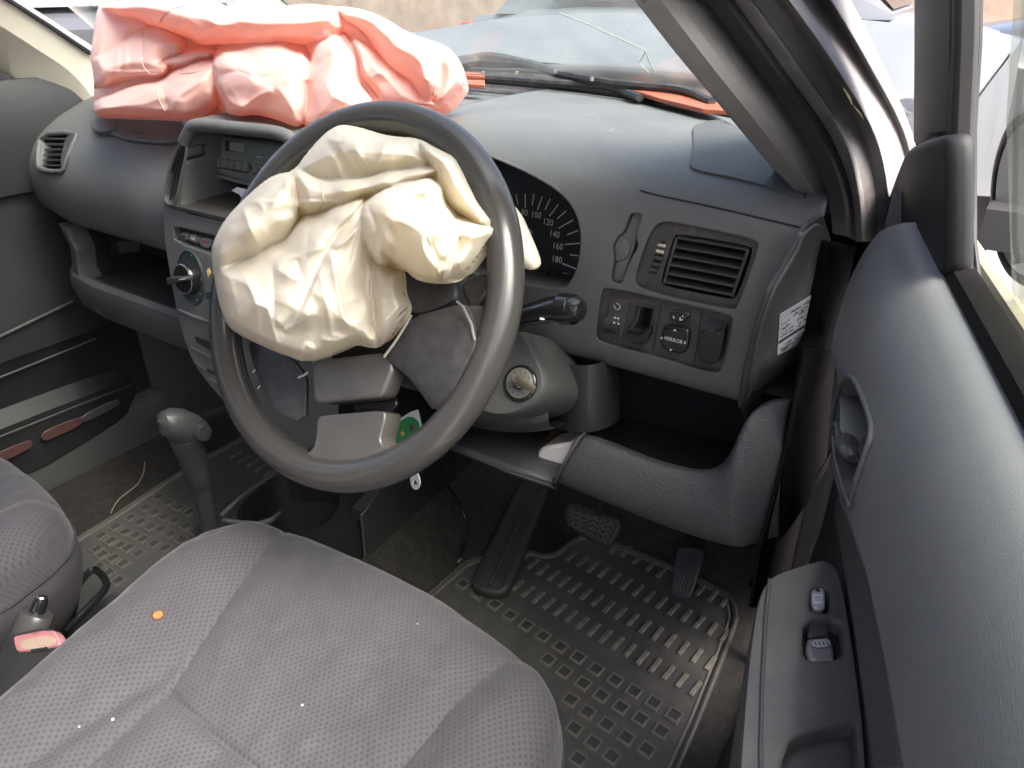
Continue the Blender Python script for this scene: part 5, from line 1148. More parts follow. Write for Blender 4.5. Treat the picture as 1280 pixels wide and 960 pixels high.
rowsA = [[(240, 205), (990, 640), 17], [(300, 120), (1050, 540), 17], [(455, 88), (1110, 430), 15]]
jr = random.Random(8)
for p, q, n in rowsA:
    A, B = at(*Z7(*p), z=.002), at(*Z7(*q), z=.002)
    for i in range(n): stud(BM, A+(B-A)*i/(n-1)+np.array([0, 0, -.0015]), dm, MR+jr.uniform(-.03, .03))
for p in ((668, 80), (715, 92), (760, 122), (812, 150), (855, 175), (1010, 245), (1060, 268), (1110, 290)): stud(BM, at(*Z7(*p), z=.002)+np.array([0, 0, -.0015]), dm, MR)
for p in ((60, 222), (122, 265), (185, 305), (248, 347), (313, 388), (380, 430), (450, 472), (520, 515), (592, 562), (668, 607), (742, 652), (822, 698), (903, 748), (400, 525), (465, 573), (540, 620), (613, 668), (690, 715), (770, 762), (852, 812), (490, 685), (558, 735), (635, 785), (713, 837), (795, 885), (505, 800), (580, 857), (655, 912), (520, 922)):
    stud(RMS, at(*Z7(*p), z=.002)+np.array([0, 0, -.001]), dm, MR+jr.uniform(-.03, .03))
def Z8(x, y): return x/3.2, 480+y/3.2
for p in ((632, 450), (580, 492), (520, 532), (460, 570), (400, 607), (672, 473), (617, 513), (560, 550), (500, 590), (440, 627), (384, 660), (715, 492), (658, 530), (600, 570), (540, 605), (478, 643), (405, 682), (755, 512), (697, 545), (640, 580), (570, 618), (510, 655), (450, 695), (390, 730), (742, 567), (680, 600), (615, 637), (552, 677), (490, 717), (430, 755), (780, 588), (725, 622), (660, 655), (470, 785)):
    stud(RMP, at(*Z8(*p), z=.002)+np.array([0, 0, -.001]), pm, rad(4)+jr.uniform(-.03, .03), .95)
for i in range(3):
    for j in range(9): 
        P = np.array([-.40+j*.028, .30+i*.06, .0005]); stud(BM, P, pm, rad(4))

# ------------------------------------------------------------------ pedals
brk = thing('brake_pedal', 'wide black brake pedal with chevron rubber tread', 'pedal', (.39, .42, .02), 'pedals')
BP = Plane((.387, .409, .097), (1, -.05, 0), (0, .55, .8)); BP.n = -BP.n if BP.n[1] > 0 else BP.n
plate('pad', BP, [(705, 640), (707, 631), (716, 628), (770, 648), (775, 654), (770, 668), (760, 685), (750, 684), (710, 660)], .014, M['pedal'], brk, h=0, sm=1, bv=.003)
ch = []
def bl(s, t): 
    a, b, c, d = map(np.array, ((710, 634.), (770, 654.), (757, 680.), (711, 657.))); return (a*(1-s)+b*s)*(1-t)+(d*(1-s)+c*s)*t
for r in range(4):
    for k in range(6):
        s0, t0 = k/6, (r+.05)/4
        A, B, C = bl(s0+.015, t0+.20), bl(s0+.083, t0+.02), bl(s0+.152, t0+.20)
        mesh('tread_chevron', *g_tube([BP.pt(*A, .0006), BP.pt(*B, .0012), BP.pt(*C, .0006)], .0021, 5), M['dusty'], brk)
mesh('pedal_arm', *g_box((.395, .50, .26), (.012, .03, .34), np.array(Matrix.Rotation(rad(-24), 3, 'X'))), M['void'], brk)
acc = thing('accelerator_pedal', 'narrow black accelerator pedal with lengthwise ribs', 'pedal', (.55, .42, .02), 'pedals')
AP = Plane((.548, .430, .045), (1, 0, 0), (0, .62, .62)); AP.n = -AP.n if AP.n[1] > 0 else AP.n
plate('pad', AP, [(848, 682), (878, 685), (880, 692), (864, 744), (858, 749), (838, 744), (836, 737), (845, 690)], .012, M['pedal'], acc, h=0, sm=1, bv=.003)
for i in range(5):
    s = (i+.5)/5; p = np.array((851+s*24, 690+s*3.)); q = np.array((840.5+s*18, 737+s*6.)); m_ = p*.45+q*.55
    mesh('pad_rib', *g_tube([AP.pt(*m_, .0006), AP.pt(*q, .0006)], .0014, 6), M['dusty2'], acc)
    mesh('pad_rib', *g_tube([AP.pt(*p, .0006), AP.pt(*(p*.58+q*.42), .0006)], .0011, 6), M['pedal'], acc)
mesh('pedal_arm', *g_box((.56, .55, .20), (.012, .02, .30), np.array(Matrix.Rotation(rad(-20), 3, 'X'))), M['void'], acc)
frt = thing('footrest', 'long black grooved rubber footrest left of the brake pedal', 'footrest', (.25, .4, 0))
FP = Plane(at(610, 735, z=.022), (1, 0, 0), (0, 1, .22)); FP.n = -FP.n if FP.n[2] < 0 else FP.n
fo = [(655, 590), (692, 600), (666, 660), (640, 727), (632, 738), (620, 742), (602, 739), (590, 732), (589, 722), (598, 705), (630, 640)]
plate('rubber_body', FP, fo, .02, M['pedal'], frt, h=0, sm=1, bv=.006, seg=3)
for (p, q, w) in (((662, 600), (598, 728), .0032), ((674, 602), (612, 732), .0042), ((686, 604), (628, 730), .0032)):
    mesh('raised_rib', *g_tube([FP.pt(*p, .0015), FP.pt((p[0]+q[0])/2, (p[1]+q[1])/2, .0015), FP.pt(*q, .0008)], w, 8, flat=.7), M['pedal'], frt)

# ------------------------------------------------------------------ console, gear lever, handbrake, buckle
M['console'] = mat('console_plastic', (.018, .018, .019), .34, bevel=.002)
con = thing('centre_console', 'glossy black floor console with an open cup tray behind the wheel', 'console', (.02, .15, 0))
ZP = plane_z(.150)
ct = chaikin([ZP.px(u, v) for u, v in ((286, 642), (347, 592), (420, 596), (428, 606), (420, 650), (370, 668), (318, 662))], 2)
co = [np.array(p) for p in chaikin([(-.082, -.02), (-.092, .10), (-.098, .22), (-.07, .33), (.10, .33), (.116, .20), (.118, .05), (.115, -.02)], 1)]
cc_ = holed('console_top', ZP, co, [ct], M['console'], con, step=.012, depth=.145, hd=.055)
mesh('tray_bottom', *g_prism([ZP.f(a, b, -.054) for a, b in ct], (0, 0, -.003)), M['console'], con)
mesh('tray_lip', *g_tube([ZP.pt(u, v, .001) for u, v in ((279, 650), (300, 654), (322, 656), (340, 650), (350, 640))], [.003, .005, .0055, .005, .003], 8), M['shroud'], con)
mesh('tray_edge', *g_tube([ZP.pt(u, v, .001) for u, v in ((276, 645), (300, 622), (348, 589))], .0040, 8), M['shroud'], con)
mesh('console_side', *g_prism([np.array(p) for p in ((.120, .16, .0), (.120, .165, .165), (.112, .30, .19), (.105, .46, .26), (.105, .46, 0))], (-.02, 0, 0)), M['trim'], con)
mesh('console_edge', *g_tube([np.array([.1205, .158, .02]), np.array([.1205, .163, .16]), np.array([.116, .20, .168])], .0022, 6), M['shroud'], con)
mesh('console_front', *g_box((.005, .36, .18), (.21, .10, .36)), M['void'], con)
gl = thing('gear_lever', 'black automatic gear lever with a thumb button on its knob', 'gear lever', (-.03, .02, .14))
def gp_(u, v): return at(u, v, x=-.025)
mesh('shaft', *g_tube([gp_(266, 690), gp_(262, 660), gp_(256, 630), gp_(252, 606)], .0135, 14), M['trim'], gl)
M['knob'] = mat('gear_knob_plastic', (.050, .051, .050), .33, bump=.15, bscale=900, var=.08)
mesh('grip', *g_tube(catmull([gp_(252, 607), gp_(248, 596), gp_(243, 578), gp_(237, 560), gp_(232, 545)], 4), [.0150, .0160, .0165, .0168, .0170, .0175, .0178, .0180, .0185, .0190, .0196, .0200, .0205, .0210, .0212, .0214, .0215], 16), M['trim'], gl)
hd_ = [gp_(199, 529), gp_(203, 526.5), gp_(210, 527), (gp_(222, 531)), gp_(236, 537), gp_(246, 541), gp_(253, 545)]
kn = mesh('knob', *g_tube(hd_, [.003, .0125, .0190, .0228, .0232, .0205, .0150], 18), M['knob'], gl)
bd = unit(.85*RT-.50*FW-.12*UP); 
mesh('thumb_button', *g_lathe(gp_(237, 537)+bd*.010, bd, [(0, .0150), (.010, .0150), (.0105, .0125), (.019, .0122), (.0215, .0112), (.0222, .009), (.0224, 0)], 24), M['trim'], gl)
mesh('screw', *g_lathe(gp_(255, 568)+np.array([.012, -.010, .002]), (.8, -.6, .2), [(0, .0028), (.0012, .0026), (.0014, 0)], 10), M['steel'], gl)
hb = thing('handbrake', 'black handbrake lever with a chrome tipped push button', 'handbrake', (.01, -.3, .1))
def hp_(u, v, x=.012): return at(u, v, x=x)
mesh('lever', *g_tube([hp_(-60, 990), hp_(0, 868), hp_(22, 820), hp_(38, 785), hp_(45, 770), hp_(47, 765)], [.018, .019, .0195, .0205, .0215, .0190], 14, flat=.85), M['knob'], hb)
mesh('push_button', *g_tube([hp_(45, 768), hp_(50, 754), hp_(52, 748)], [.0085, .0080, .0065], 12), M['gloss'], hb)
mesh('button_tip', *g_lathe(hp_(52.5, 747), unit(hp_(53, 745)-hp_(49, 757)), [(0, .0062), (.002, .005), (.0028, .0)], 12), M['steel'], hb)
bk_ = thing('seat_belt_buckle', 'seat belt buckle with a faded pink release button', 'buckle', (.09, -.28, .2))
KP2 = Plane(at(46, 800, x=.085), (1, -.25, .05), (.1, .75, .62)); KP2.n = -KP2.n if KP2.n[2] < 0 else KP2.n
L_ = on(KP2, [(10, 800), (14, 793), (66, 783), (78, 795), (78, 809), (70, 813), (22, 821), (15, 817)], 1, -.001)
dn = unit(hp_(-40, 950, .06)-hp_(45, 800, .085))
secs = [[p+dn*d_*1.0 for p in L_] for d_ in (0, .003, .03, .075, .13)]
cL = np.mean(L_, 0); secs[0] = [cL+(p-cL)*.95+KP2.n*.001 for p in L_]
mesh('housing', *g_loft(secs, True, True), M['trim'], bk_)
pb2 = plate('release_button', KP2, [(16, 797), (20, 794), (64, 786), (72, 795), (75, 806), (68, 809), (24, 816), (19, 812)], .01, mat('faded_red_plastic', (.46, .20, .21), .45, var=.15, vscale=60), bk_, h=.0025, sm=1, bv=.002)
plate('worn_patch', KP2, [(22, 801), (64, 793), (70, 802), (63, 808), (28, 813)], .001, mat('worn_beige', (.42, .32, .25), .6, var=.1, vscale=80), pb2, h=.0031, sm=1, bv=0)
A0, A1 = np.array(KP2.px(36, 793)), np.array(KP2.px(56, 790)); dr = A1-A0
KPf = KP2 if np.cross(KP2.a, KP2.b) @ KP2.n > 0 else Plane(KP2.P, KP2.a, KP2.b)
text('release_lettering', 'PRESS', KPf, 45, 791.5, .0052, mat('dark_red_print', (.28, .08, .09), .6), pb2, h=.003, rot=math.atan2(dr[1], dr[0]))
plate('latch_slot', KP2, [(38, 812), (58, 808), (59, 811), (39, 815)], .001, M['void'], pb2, h=.0030, bv=0)
# ------------------------------------------------------------------ driver's door, ajar
DH = np.array([.715, .31, 0]); TH = rad(16)
Dt = np.array([math.sin(TH), -math.cos(TH), 0]); Dn = np.array([-math.cos(TH), -math.sin(TH), 0]); ZZ = np.array([0, 0, 1.])
def dp(al, z, d): return DH+al*Dt+d*Dn+z*ZZ
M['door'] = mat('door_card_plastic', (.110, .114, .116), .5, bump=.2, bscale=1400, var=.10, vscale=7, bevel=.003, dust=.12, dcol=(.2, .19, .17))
M['door2'] = mat('lower_door_plastic', (.055, .057, .058), .5, bump=.3, bscale=700, var=.1, bevel=.003)
M['strip'] = mat('knurled_strip', (.060, .062, .064), .55, bump=1.0, bscale=520, var=.06)
M['arm'] = mat('armrest_plastic', (.080, .083, .082), .46, bump=.2, bscale=1200, var=.12, vscale=14, bevel=.007, dust=.22, dcol=(.24, .20, .16))
door = thing('car_door', 'dark grey driver door standing ajar at the right with switches on its armrest', 'car door', tuple(dp(0, 0, 0)), 'front doors')
CARD = [(.711, -.021)]+[(.62+.0985*math.cos(t), -.018+.048*math.sin(t)) for t in np.linspace(.03, 1.5, 9)]+[(.595, .0285), (.57, .023), (.548, .018), (.525, .013), (.50, .008), (.47, .002), (.44, -.004), (.40, -.010)]
_cc = np.array(catmull([np.array(p) for p in CARD], 6)); KC = np.concatenate([[0], np.cumsum(np.linalg.norm(np.diff(_cc, axis=0), axis=1))])
def f_card(al, s):
    z, d = np.interp(s, KC, _cc[:, 0]), np.interp(s, KC, _cc[:, 1])
    fr = sstep(al, .06, .20); d = -.016+(d+.016)*(.9+.1*fr)
    return dp(al, z, d)
SC = Surf(f_card, (.25, .12)); 
e0 = f_card(.3, .1); nn_ = np.cross(f_card(.301, .1)-e0, f_card(.3, .101)-e0); SC.sgn = 1 if nn_@Dn > 0 else -1
lo_c = [SC.px(u, v) for u, v in ((1130, 960), (1120, 900), (1110, 840), (1097, 780), (1085, 720), (1072, 680), (1061, 650), (1047, 620), (1025, 560), (1026, 530), (1030, 490), (1038, 440), (1048, 395), (1062, 350), (1080, 315), (1099, 290))]
print('card', np.round(lo_c, 3).tolist())
ouTop = [(al, 0.) for al in np.linspace(lo_c[-1][0]+.03, .95, 12)]
outC = ouTop+[(.955, s) for s in np.linspace(.01, lo_c[0][1]-.002, 8)]+[(al, lo_c[0][1]) for al in np.linspace(.94, lo_c[0][0]+.02, 6)]+[tuple(p) for p in chaikin(lo_c, 1, False)]
hq = [(1062, 472), (1070, 475), (1082, 500), (1091, 528), (1092, 545), (1082, 575), (1070, 612), (1063, 634), (1056, 620), (1046, 590), (1040, 560), (1040, 535), (1046, 500), (1054, 480)]
hh = chaikin([SC.px(u, v) for u, v in hq], 1)
cardo = holed('upper_door_card', SC, outC, [hh], M['door'], door, step=.012, depth=None, hd=-Dn*.030); solidify_dir = None
mesh('card_edge', *g_loft([[f_card(*p), f_card(*p)-Dn*.02+Dt*.006, f_card(*p)-Dn*.04+Dt*.012] for p in chaikin(lo_c, 1, False)]), M['door'], door)
mesh('handle_back', *g_prism([SC.f(a, b)-Dn*.030 for a, b in hh], -Dn*.003), M['void'], door)
hz = mesh('handle_bezel', *g_tube([SC.f(a, b, .001) for a, b in hh+[hh[0]]], .0020, 8), M['door2'], door)
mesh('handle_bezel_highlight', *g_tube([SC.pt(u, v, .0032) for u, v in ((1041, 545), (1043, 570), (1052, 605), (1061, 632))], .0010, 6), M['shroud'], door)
SH = Surf(lambda a, b: f_card(a, b)-Dn*.010, SC.g); SH.sgn = SC.sgn
lev = mesh('pull_lever', *g_tube(catmull([SH.pt(u, v, h) for u, v, h in ((1053, 535, .000), (1056, 545, .004), (1061, 562, .006), (1068, 574, .004))], 4), [.0045, .0055, .006, .0065, .007, .007, .007, .0072, .0075, .0072, .0068, .006, .0045], 12, flat=.7), M['knob'], hz)
plate('lever_backing', SH, [(1060, 541), (1080, 540), (1072, 563), (1066, 560)], .006, mat('lilac_grey_plastic', (.17, .16, .19), .4), hz, h=-.006, bv=.001)
plate('lock_tab', SH, [(1080, 541), (1088, 538), (1094, 549), (1083, 578), (1074, 572), (1070, 563)], .012, M['knob'], hz, h=.004, sm=1, bv=.003, seg=3)
mesh('wire', *g_tube([SH.pt(1071, 574, .002), SH.pt(1081, 582, .003)], .0012, 5), M['steel'], hz)
# sill strips along the window
mesh('waist_rubber', *g_tube([dp(al, .715+.004*math.sin(al*3), -.0245) for al in np.linspace(.14, .96, 16)], .010, 8, flat=.7), M['kick'], door)
mesh('waist_strip', *g_tube([dp(al, .712, -.046) for al in np.linspace(.12, .96, 12)], .006, 8), mat('olive_strip', (.22, .205, .14), .5, var=.2, vscale=30), door)
# lower door card and knurled strip
lw_ = [[dp(al, z, d) for z, d in ((.60, -.030), (.548, -.024), (.53, -.0145), (.44, -.013), (.36, -.013), (.30, -.008), (.10, -.006), (.04, -.02), (.03, -.06))] for al in (.066, .10, .2, .35, .5, .7, .96)]
mesh('lower_door_card', *g_loft(lw_), M['door2'], door)
kn_ = []
for al in np.linspace(.21, .62, 14):
    z1 = np.interp(al, [.21, .25, .30, .62], [.545, .531, .536, .546]); z0 = np.interp(al, [.21, .26, .62], [.50, .462, .468]); kn_.append([dp(al, z1, -.012), dp(al, z1-.008, -.0075), dp(al, (z0+z1)/2, -.0055), dp(al, z0, -.009), dp(al, z0-.01, -.013)])
DPL = Plane(dp(.3, .5, 0), Dt, ZZ); DPL.n = Dn
plate('knurled_strip', DPL, [(1045, 622), (1062, 652), (1086, 722), (1111, 842), (1130, 965), (1090, 965), (1079, 880), (1064, 775), (1050, 690), (1041, 645)], .012, M['strip'], door, h=-.001, bv=.003)
# front shut face of the door and outer skin
mesh('door_shut_face', *g_loft([[dp(.066, z, -.006), dp(.060, z, -.03), dp(.060, z, -.09)] for z in (.03, .2, .4, .55, .68, .72)]), M['paintdull'], door)
mesh('outer_skin', *g_loft([[dp(al, z, d) for z, d in ((.66, -.050), (.655, -.078), (.60, -.100), (.40, -.118), (.2, -.115), (.02, -.09))] for al in (.03, .06, .3, .6, .98)]), M['paint'], door)
# armrest with the two window switches
AZ = .452
at_ = Plane(dp(.4, AZ, .03), Dt, -Dn); 
if at_.n[2] < 0: at_.n = -at_.n
ao = [at_.px(u, v) for u, v in ((963, 722), (990, 712), (1018, 703), (1032, 701), (1042, 708), (1050, 722), (1062, 790), (1072, 860), (1079, 920), (1082, 990))]+[at_.px(u, v) for u, v in ((925, 990), (928, 940), (934, 860), (942, 790), (950, 745))]
aoc = chaikin(ao, 2)
s1 = chaikin([at_.px(u, v) for u, v in ((1013, 734), (1034, 734), (1038, 742), (1037, 765), (1032, 768), (1014, 765), (1011, 760))], 1)
s2 = chaikin([at_.px(u, v) for u, v in ((1004, 774), (1050, 774), (1056, 800), (1054, 825), (1010, 828), (1002, 815))], 1)
s3 = chaikin([at_.px(u, v) for u, v in ((982, 930), (1000, 918), (1040, 908), (1078, 903), (1084, 1000), (970, 1000))], 1)
s3 = [p for p in s3]
lim = max(p[0] for p in aoc)
s3 = [(min(p[0], lim-.01), np.clip(p[1], min(q[1] for q in aoc)+.006, max(q[1] for q in aoc)-.004)) for p in s3]
armo = holed('armrest_top', at_, aoc, [s1, s2, s3], M['arm'], door, step=.01, depth=None, hd=[.010, .012, .014])
sk_ = [at_.f(a, b) for a, b in aoc]; cA = np.mean(sk_, 0)
def grow3(P, k, dz): return [cA+(p-cA)*np.array([k, k, 1])+np.array([0, 0, dz]) for p in P]
mesh('armrest_side', *g_loft([sk_, grow3(sk_, 1.025, -.004), grow3(sk_, 1.035, -.014), grow3(sk_, 1.03, -.05), grow3(sk_, .98, -.12), grow3(sk_, .9, -.16)], True), M['arm'], door)
sl_ = [at_.pt(u, v, .0012) for u, v in ((962, 724), (957, 770), (953, 850), (951, 930), (952, 990))]
mesh('armrest_seam', *g_tube(sl_, .0014, 6), M['shroud'], door)
for k, hole in enumerate((s1, s2, s3)):
    mesh('switch_well', *g_prism([at_.f(a, b)-ZZ*(.0098, .0118, .0135)[k] for a, b in hole], (0, 0, -.002)), M['gloss'] if k < 2 else M['arm'], armo)
MS = mat('switch_grey_plastic', (.34, .34, .37), .3, var=.1, vscale=60, coat=.3)
plate('lock_switch', at_, [(1014, 735), (1030, 733), (1032, 748), (1031, 762), (1017, 762), (1014, 750)], .01, MS, armo, h=-.001, sm=1, bv=.0025, seg=3)
plate('switch_face', at_, [(1016, 743), (1029, 742), (1029, 753), (1017, 754)], .001, mat('pale_switch_face', (.55, .57, .62), .35), armo, h=-.0004, bv=.0005)
mesh('switch_lamp', *g_lathe(at_.pt(1022, 738, -.0006), ZZ, [(0, .0018), (.0006, .0016), (.0008, 0)], 10), M['darkprint'], armo)
for p, q in (((1018, 747), (1026, 746)), ((1019, 750), (1027, 750))):
    V, F = stroke(at_, p, q, .0008, .0008); mesh('switch_mark', V, F, M['darkprint'], armo)
plate('window_switch', at_, [(1009, 797), (1037, 795), (1042, 806), (1044, 826), (1012, 827), (1008, 812)], .014, mat('window_switch_plastic', (.16, .155, .165), .32, coat=.3), armo, h=.001, sm=0, bv=.003, seg=3)
plate('window_switch', at_, [(1010, 776), (1038, 775), (1036, 795), (1010, 796)], .006, mat('dark_switch_plastic', (.06, .058, .062), .35), armo, h=-.006, bv=.002)
plate('switch_face', at_, [(1014, 800), (1038, 798), (1038, 808), (1016, 809)], .001, MS, armo, h=.0026, sm=1, bv=.0004)
for x in (1019, 1024, 1029, 1034):
    V, F = stroke(at_, (x, 802), (x+1, 806), .0009, .0031); mesh('switch_mark', V, F, M['darkprint'], armo)

# window frame, mirror corner trim, glass, outside mirror
UPV = unit(ZZ+.22*Dn)
WF = Plane(dp(.3, .735, -.022), Dt, UPV); 
if WF.n@Dn < 0: WF.n = -WF.n
plate('window_frame', WF, [(1143, -440), (1192, -440), (1188, 100), (1183, 172), (1160, 172), (1141, 182), (1142, 80)], .010, mat('window_frame_plastic', (.030, .032, .032), .6, spec=.25), door, h=.004, bv=.004)
plate('glass_channel', WF, [(1190, -440), (1228, -440), (1219, 60), (1213, 160), (1213, 300), (1222, 380), (1196, 372), (1183, 350), (1182, 172), (1187, 60)], .004, M['seal'], door, h=-.006, bv=.003)
plate('channel_lip', WF, [(1181, 170), (1188, 60), (1191, -440), (1200, -440), (1194, 60), (1190, 170), (1190, 365), (1181, 362)], .012, M['seal'], door, h=.007, bv=.003)
sg = plate('mirror_corner_trim', WF, [(1131, 188), (1141, 180), (1176, 168), (1182, 174), (1182, 300), (1180, 357), (1150, 355), (1135, 349), (1118, 325), (1102, 300), (1098, 288), (1108, 250), (1122, 210)], .016, mat('mirror_corner_plastic', (.014, .0145, .016), .55, spec=.3, bevel=.004), door, h=.012, sm=1, bv=.006, seg=3)
gz = WF.px(1222, 0)
gl4 = [(gz[0]+.00, .36), (.62, .36), (.62, -.03), (WF.px(1224, 375)[0]-.005, -.03), (WF.px(1217, 160)[0]-.012, WF.px(1217, 160)[1])]
plate('window_glass', WF, [np.array(p) for p in gl4], .004, M['doorglass'], door, h=-.018, ab=True, bv=0)
plate('window_frame', WF, [np.array(p) for p in ((.62, .40), (.68, .40), (.68, -.01), (.62, -.01))], .03, M['trim'], door, h=.004, ab=True, bv=.003)
plate('window_frame', WF, [np.array(p) for p in ((.06, .42), (.68, .42), (.68, .375), (.06, .375))], .03, M['trim'], door, h=.0045, ab=True, bv=.003)
# door mirror outside the glass
mo = Plane(dp(.16, .82, -.17), unit(-Dn*1+Dt*.45), ZZ); 
if mo.n@Dt < 0: mo.n = -mo.n
mpts = [(1238, 215), (1250, 170), (1266, 145), (1290, 130), (1400, 130), (1420, 250), (1400, 380), (1300, 368), (1262, 352), (1244, 318), (1236, 270)]
mq = chaikin([mo.px(u, v) for u, v in mpts], 2); cM = np.array(mq).mean(0)
mm = mesh('mirror_housing', *g_loft([[mo.f(*(cM+(np.array(p)-cM)*k), h) for p in mq] for k, h in ((.90, -.003), (.97, .002), (1, -.004), (.98, -.03), (.86, -.065), (.5, -.085))], True, True), M['black'], door)
mesh('mirror_glass', *g_prism([mo.f(*(cM+(np.array(p)-cM)*.86), .0015) for p in mq], -.003*mo.n), mat('mirror_silver', (.50, .52, .51), .04, metal=1), mm)
mesh('mirror_foot', *g_box(dp(.13, .715, -.10), (.07, .05, .03)), M['seal'], door)

# ------------------------------------------------------------------ passenger's door
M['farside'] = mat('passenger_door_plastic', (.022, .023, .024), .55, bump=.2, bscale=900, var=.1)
pd = thing('car_door', 'closed dark passenger door with red reflector strips low on its pocket', 'car door', (-.66, .1, 0), 'front doors')
XD = -.645
def px_(u, v, x=XD): return at(u, v, x=x)
yv = [-.9, -.5, -.2, 0, .15, .25, .31]
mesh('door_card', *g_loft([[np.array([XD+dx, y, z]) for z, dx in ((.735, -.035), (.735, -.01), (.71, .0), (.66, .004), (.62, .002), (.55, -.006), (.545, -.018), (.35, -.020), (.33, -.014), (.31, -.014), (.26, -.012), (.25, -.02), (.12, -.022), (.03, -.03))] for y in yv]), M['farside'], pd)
for (p, q, r) in (((-40, 440), (91, 377), .0035), ((-40, 488), (119, 424), .0025)):
    mesh('panel_crease', *g_tube([px_(p[0], p[1], XD-.010), px_(q[0], q[1], XD-.010)], r, 8), M['door2'], pd)
pk_ = [[px_(u, v, x) for u, v, x in ((-60, 530, XD+.01), (0, 512, XD+.015), (60, 490, XD+.015), (110, 472, XD+.01), (140, 462, XD-.005), (152, 458, XD-.03))], [px_(u, v, x) for u, v, x in ((-60, 556, XD+.035), (0, 537, XD+.040), (60, 513, XD+.038), (115, 492, XD+.030), (155, 476, XD+.010), (165, 470, XD-.02))], [px_(u, v, x) for u, v, x in ((-60, 566, XD+.032), (0, 546, XD+.038), (60, 522, XD+.036), (115, 500, XD+.028), (158, 484, XD+.008), (168, 478, XD-.02))], [px_(u, v, x) for u, v, x in ((-60, 640, XD+.02), (0, 608, XD+.025), (60, 580, XD+.025), (115, 548, XD+.02), (160, 520, XD+.005), (170, 505, XD-.02))]]
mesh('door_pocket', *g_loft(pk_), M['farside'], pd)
mesh('pocket_edge', *g_tube(pk_[2], .0028, 8), M['door2'], pd)
RF = Plane(px_(60, 545, XD+.037), unit(np.array(pk_[3][4])-np.array(pk_[3][1])), unit(np.array(pk_[1][2])-np.array(pk_[3][2]))); 
if RF.n[0] < 0: RF.n = -RF.n
M['reflector'] = mat('dull_red_reflector', (.115, .060, .058), .35); M['reflgrey'] = mat('grey_reflector', (.075, .078, .08), .35)
plate('reflector', RF, [(52, 545), (58, 538), (100, 521), (104, 525), (100, 533), (58, 552), (53, 550)], .004, M['reflector'], pd, h=.004, sm=1, bv=.001)
plate('reflector', RF, [(-40, 583), (36, 550), (42, 553), (38, 562), (-40, 598)], .004, M['reflector'], pd, h=.004, sm=1, bv=.001)
plate('reflector', RF, [(100, 521), (146, 499), (151, 502), (147, 509), (102, 531)], .004, M['reflgrey'], pd, h=.004, sm=1, bv=.001)
psail = Plane((-.665, .25, .7), (0, 1, 0), (.1, 0, 1)); psail.n = np.array([1., 0, -.1])/1.005
plate('mirror_corner_trim', psail, [(-20, 76), (0, 88), (40, 112), (80, 136), (60, 146), (0, 162), (-20, 166)], .02, mat('mirror_corner_plastic_far', (.040, .042, .045), .5), pd, h=0, bv=.004)
mesh('outer_skin', *g_loft([[np.array([x, y, z]) for x, z in ((-.70, .74), (-.76, .62), (-.775, .4), (-.75, .03))] for y in (-.95, -.3, .3)]), M['paint'], pd)
mesh('window_glass', *g_prism([np.array(p) for p in ((-.685, .18, .735), (-.685, -.75, .735), (-.60, -.75, 1.12), (-.60, -.30, 1.12))], (-.003, 0, 0)), M['doorglass'], pd)

# ------------------------------------------------------------------ loose things in the cabin
M['green'] = mat('green_print', (.02, .20, .05), .5)
gp0 = Plane(at(505, 535, y=.14), (1, 0, .1), (0, .35, 1)); gp0.n = -gp0.n if gp0.n[1] > 0 else gp0.n
gc = thing('gift_tag', 'green gift tag with dark red baubles and a gold star behind the wheel', 'gift tag', tuple(at(505, 535, y=.14)))
plate('card', gp0, [(482, 545), (497, 525), (513, 515), (522, 512), (530, 545), (510, 560), (492, 562), (484, 556)], .0015, M['print'], gc, h=0, bv=0)
plate('green_face', gp0, [(489, 541), (500, 526), (514, 519), (526, 530), (520, 548), (505, 558), (491, 556)], .0006, M['green'], gc, h=.0006, sm=1, bv=0)
rd = mat('dark_red_print_bauble', (.10, .02, .03), .5)
for u, v, r in ((494, 532, .0035), (515, 534, .0042), (494, 548, .0032), (505, 541, .0015)):
    mesh('bauble', *g_lathe(gp0.pt(u, v, .0007), gp0.n, [(0, r), (.0003, r*.9), (.0004, 0)], 12), rd, gc)
sc_ = np.array(gp0.px(504, 542)); star = [gp0.f(*(sc_+(.0048 if k % 2 == 0 else .002)*np.array([math.sin(k*math.pi/5), math.cos(k*math.pi/5)])), .0013) for k in range(10)]
mesh('gold_star', *g_prism(star, -.0004*gp0.n), mat('gold_print', (.55, .38, .07), .4), gc)
tg0 = Plane(at(518, 600, y=.12), (1, -.3, 0), (0, .2, 1)); tg0.n = -tg0.n if tg0.n[1] > 0 else tg0.n
tg = holed('plastic_tag', tg0, chaikin([tg0.px(u, v) for u, v in ((516, 586), (521, 588), (525, 603), (523, 611), (518, 613), (513, 606), (513, 596))], 2), [[tg0.px(u, v) for u, v in ((518, 598), (522, 605), (516, 606))]], M['print'], None, step=.003, depth=.0015)
tag(tg, 'small white plastic loop tag hanging below the steering wheel rim', 'tag')
cdp = [at(u, v, z=z) for u, v, z in ((548, 570, .20), (556, 600, .14), (572, 625, .09), (582, 650, .06), (583, 672, .035), (578, 690, .02), (574, 700, .012))]
cb_ = mesh('cable', *g_tube(catmull(cdp, 6), .0022, 8), M['gloss'], None); tag(cb_, 'thin black cable hanging down beside the footrest with a bright metal end', 'cable')
mesh('metal_end', *g_tube([at(576, 697, z=.014), at(573, 703, z=.010)], .0022, 8), M['steel'], cb_)
st_ = [at(u, v, z=.003) for u, v in ((181, 578), (179, 592), (172, 605), (160, 615), (149, 624), (142, 634), (139, 641))]
tw_ = mesh('string', *g_tube(catmull(st_, 6), .0012, 6), mat('pale_string', (.26, .22, .15), .8), None); tag(tw_, 'pale curved piece of string lying on the passenger side carpet', 'string')

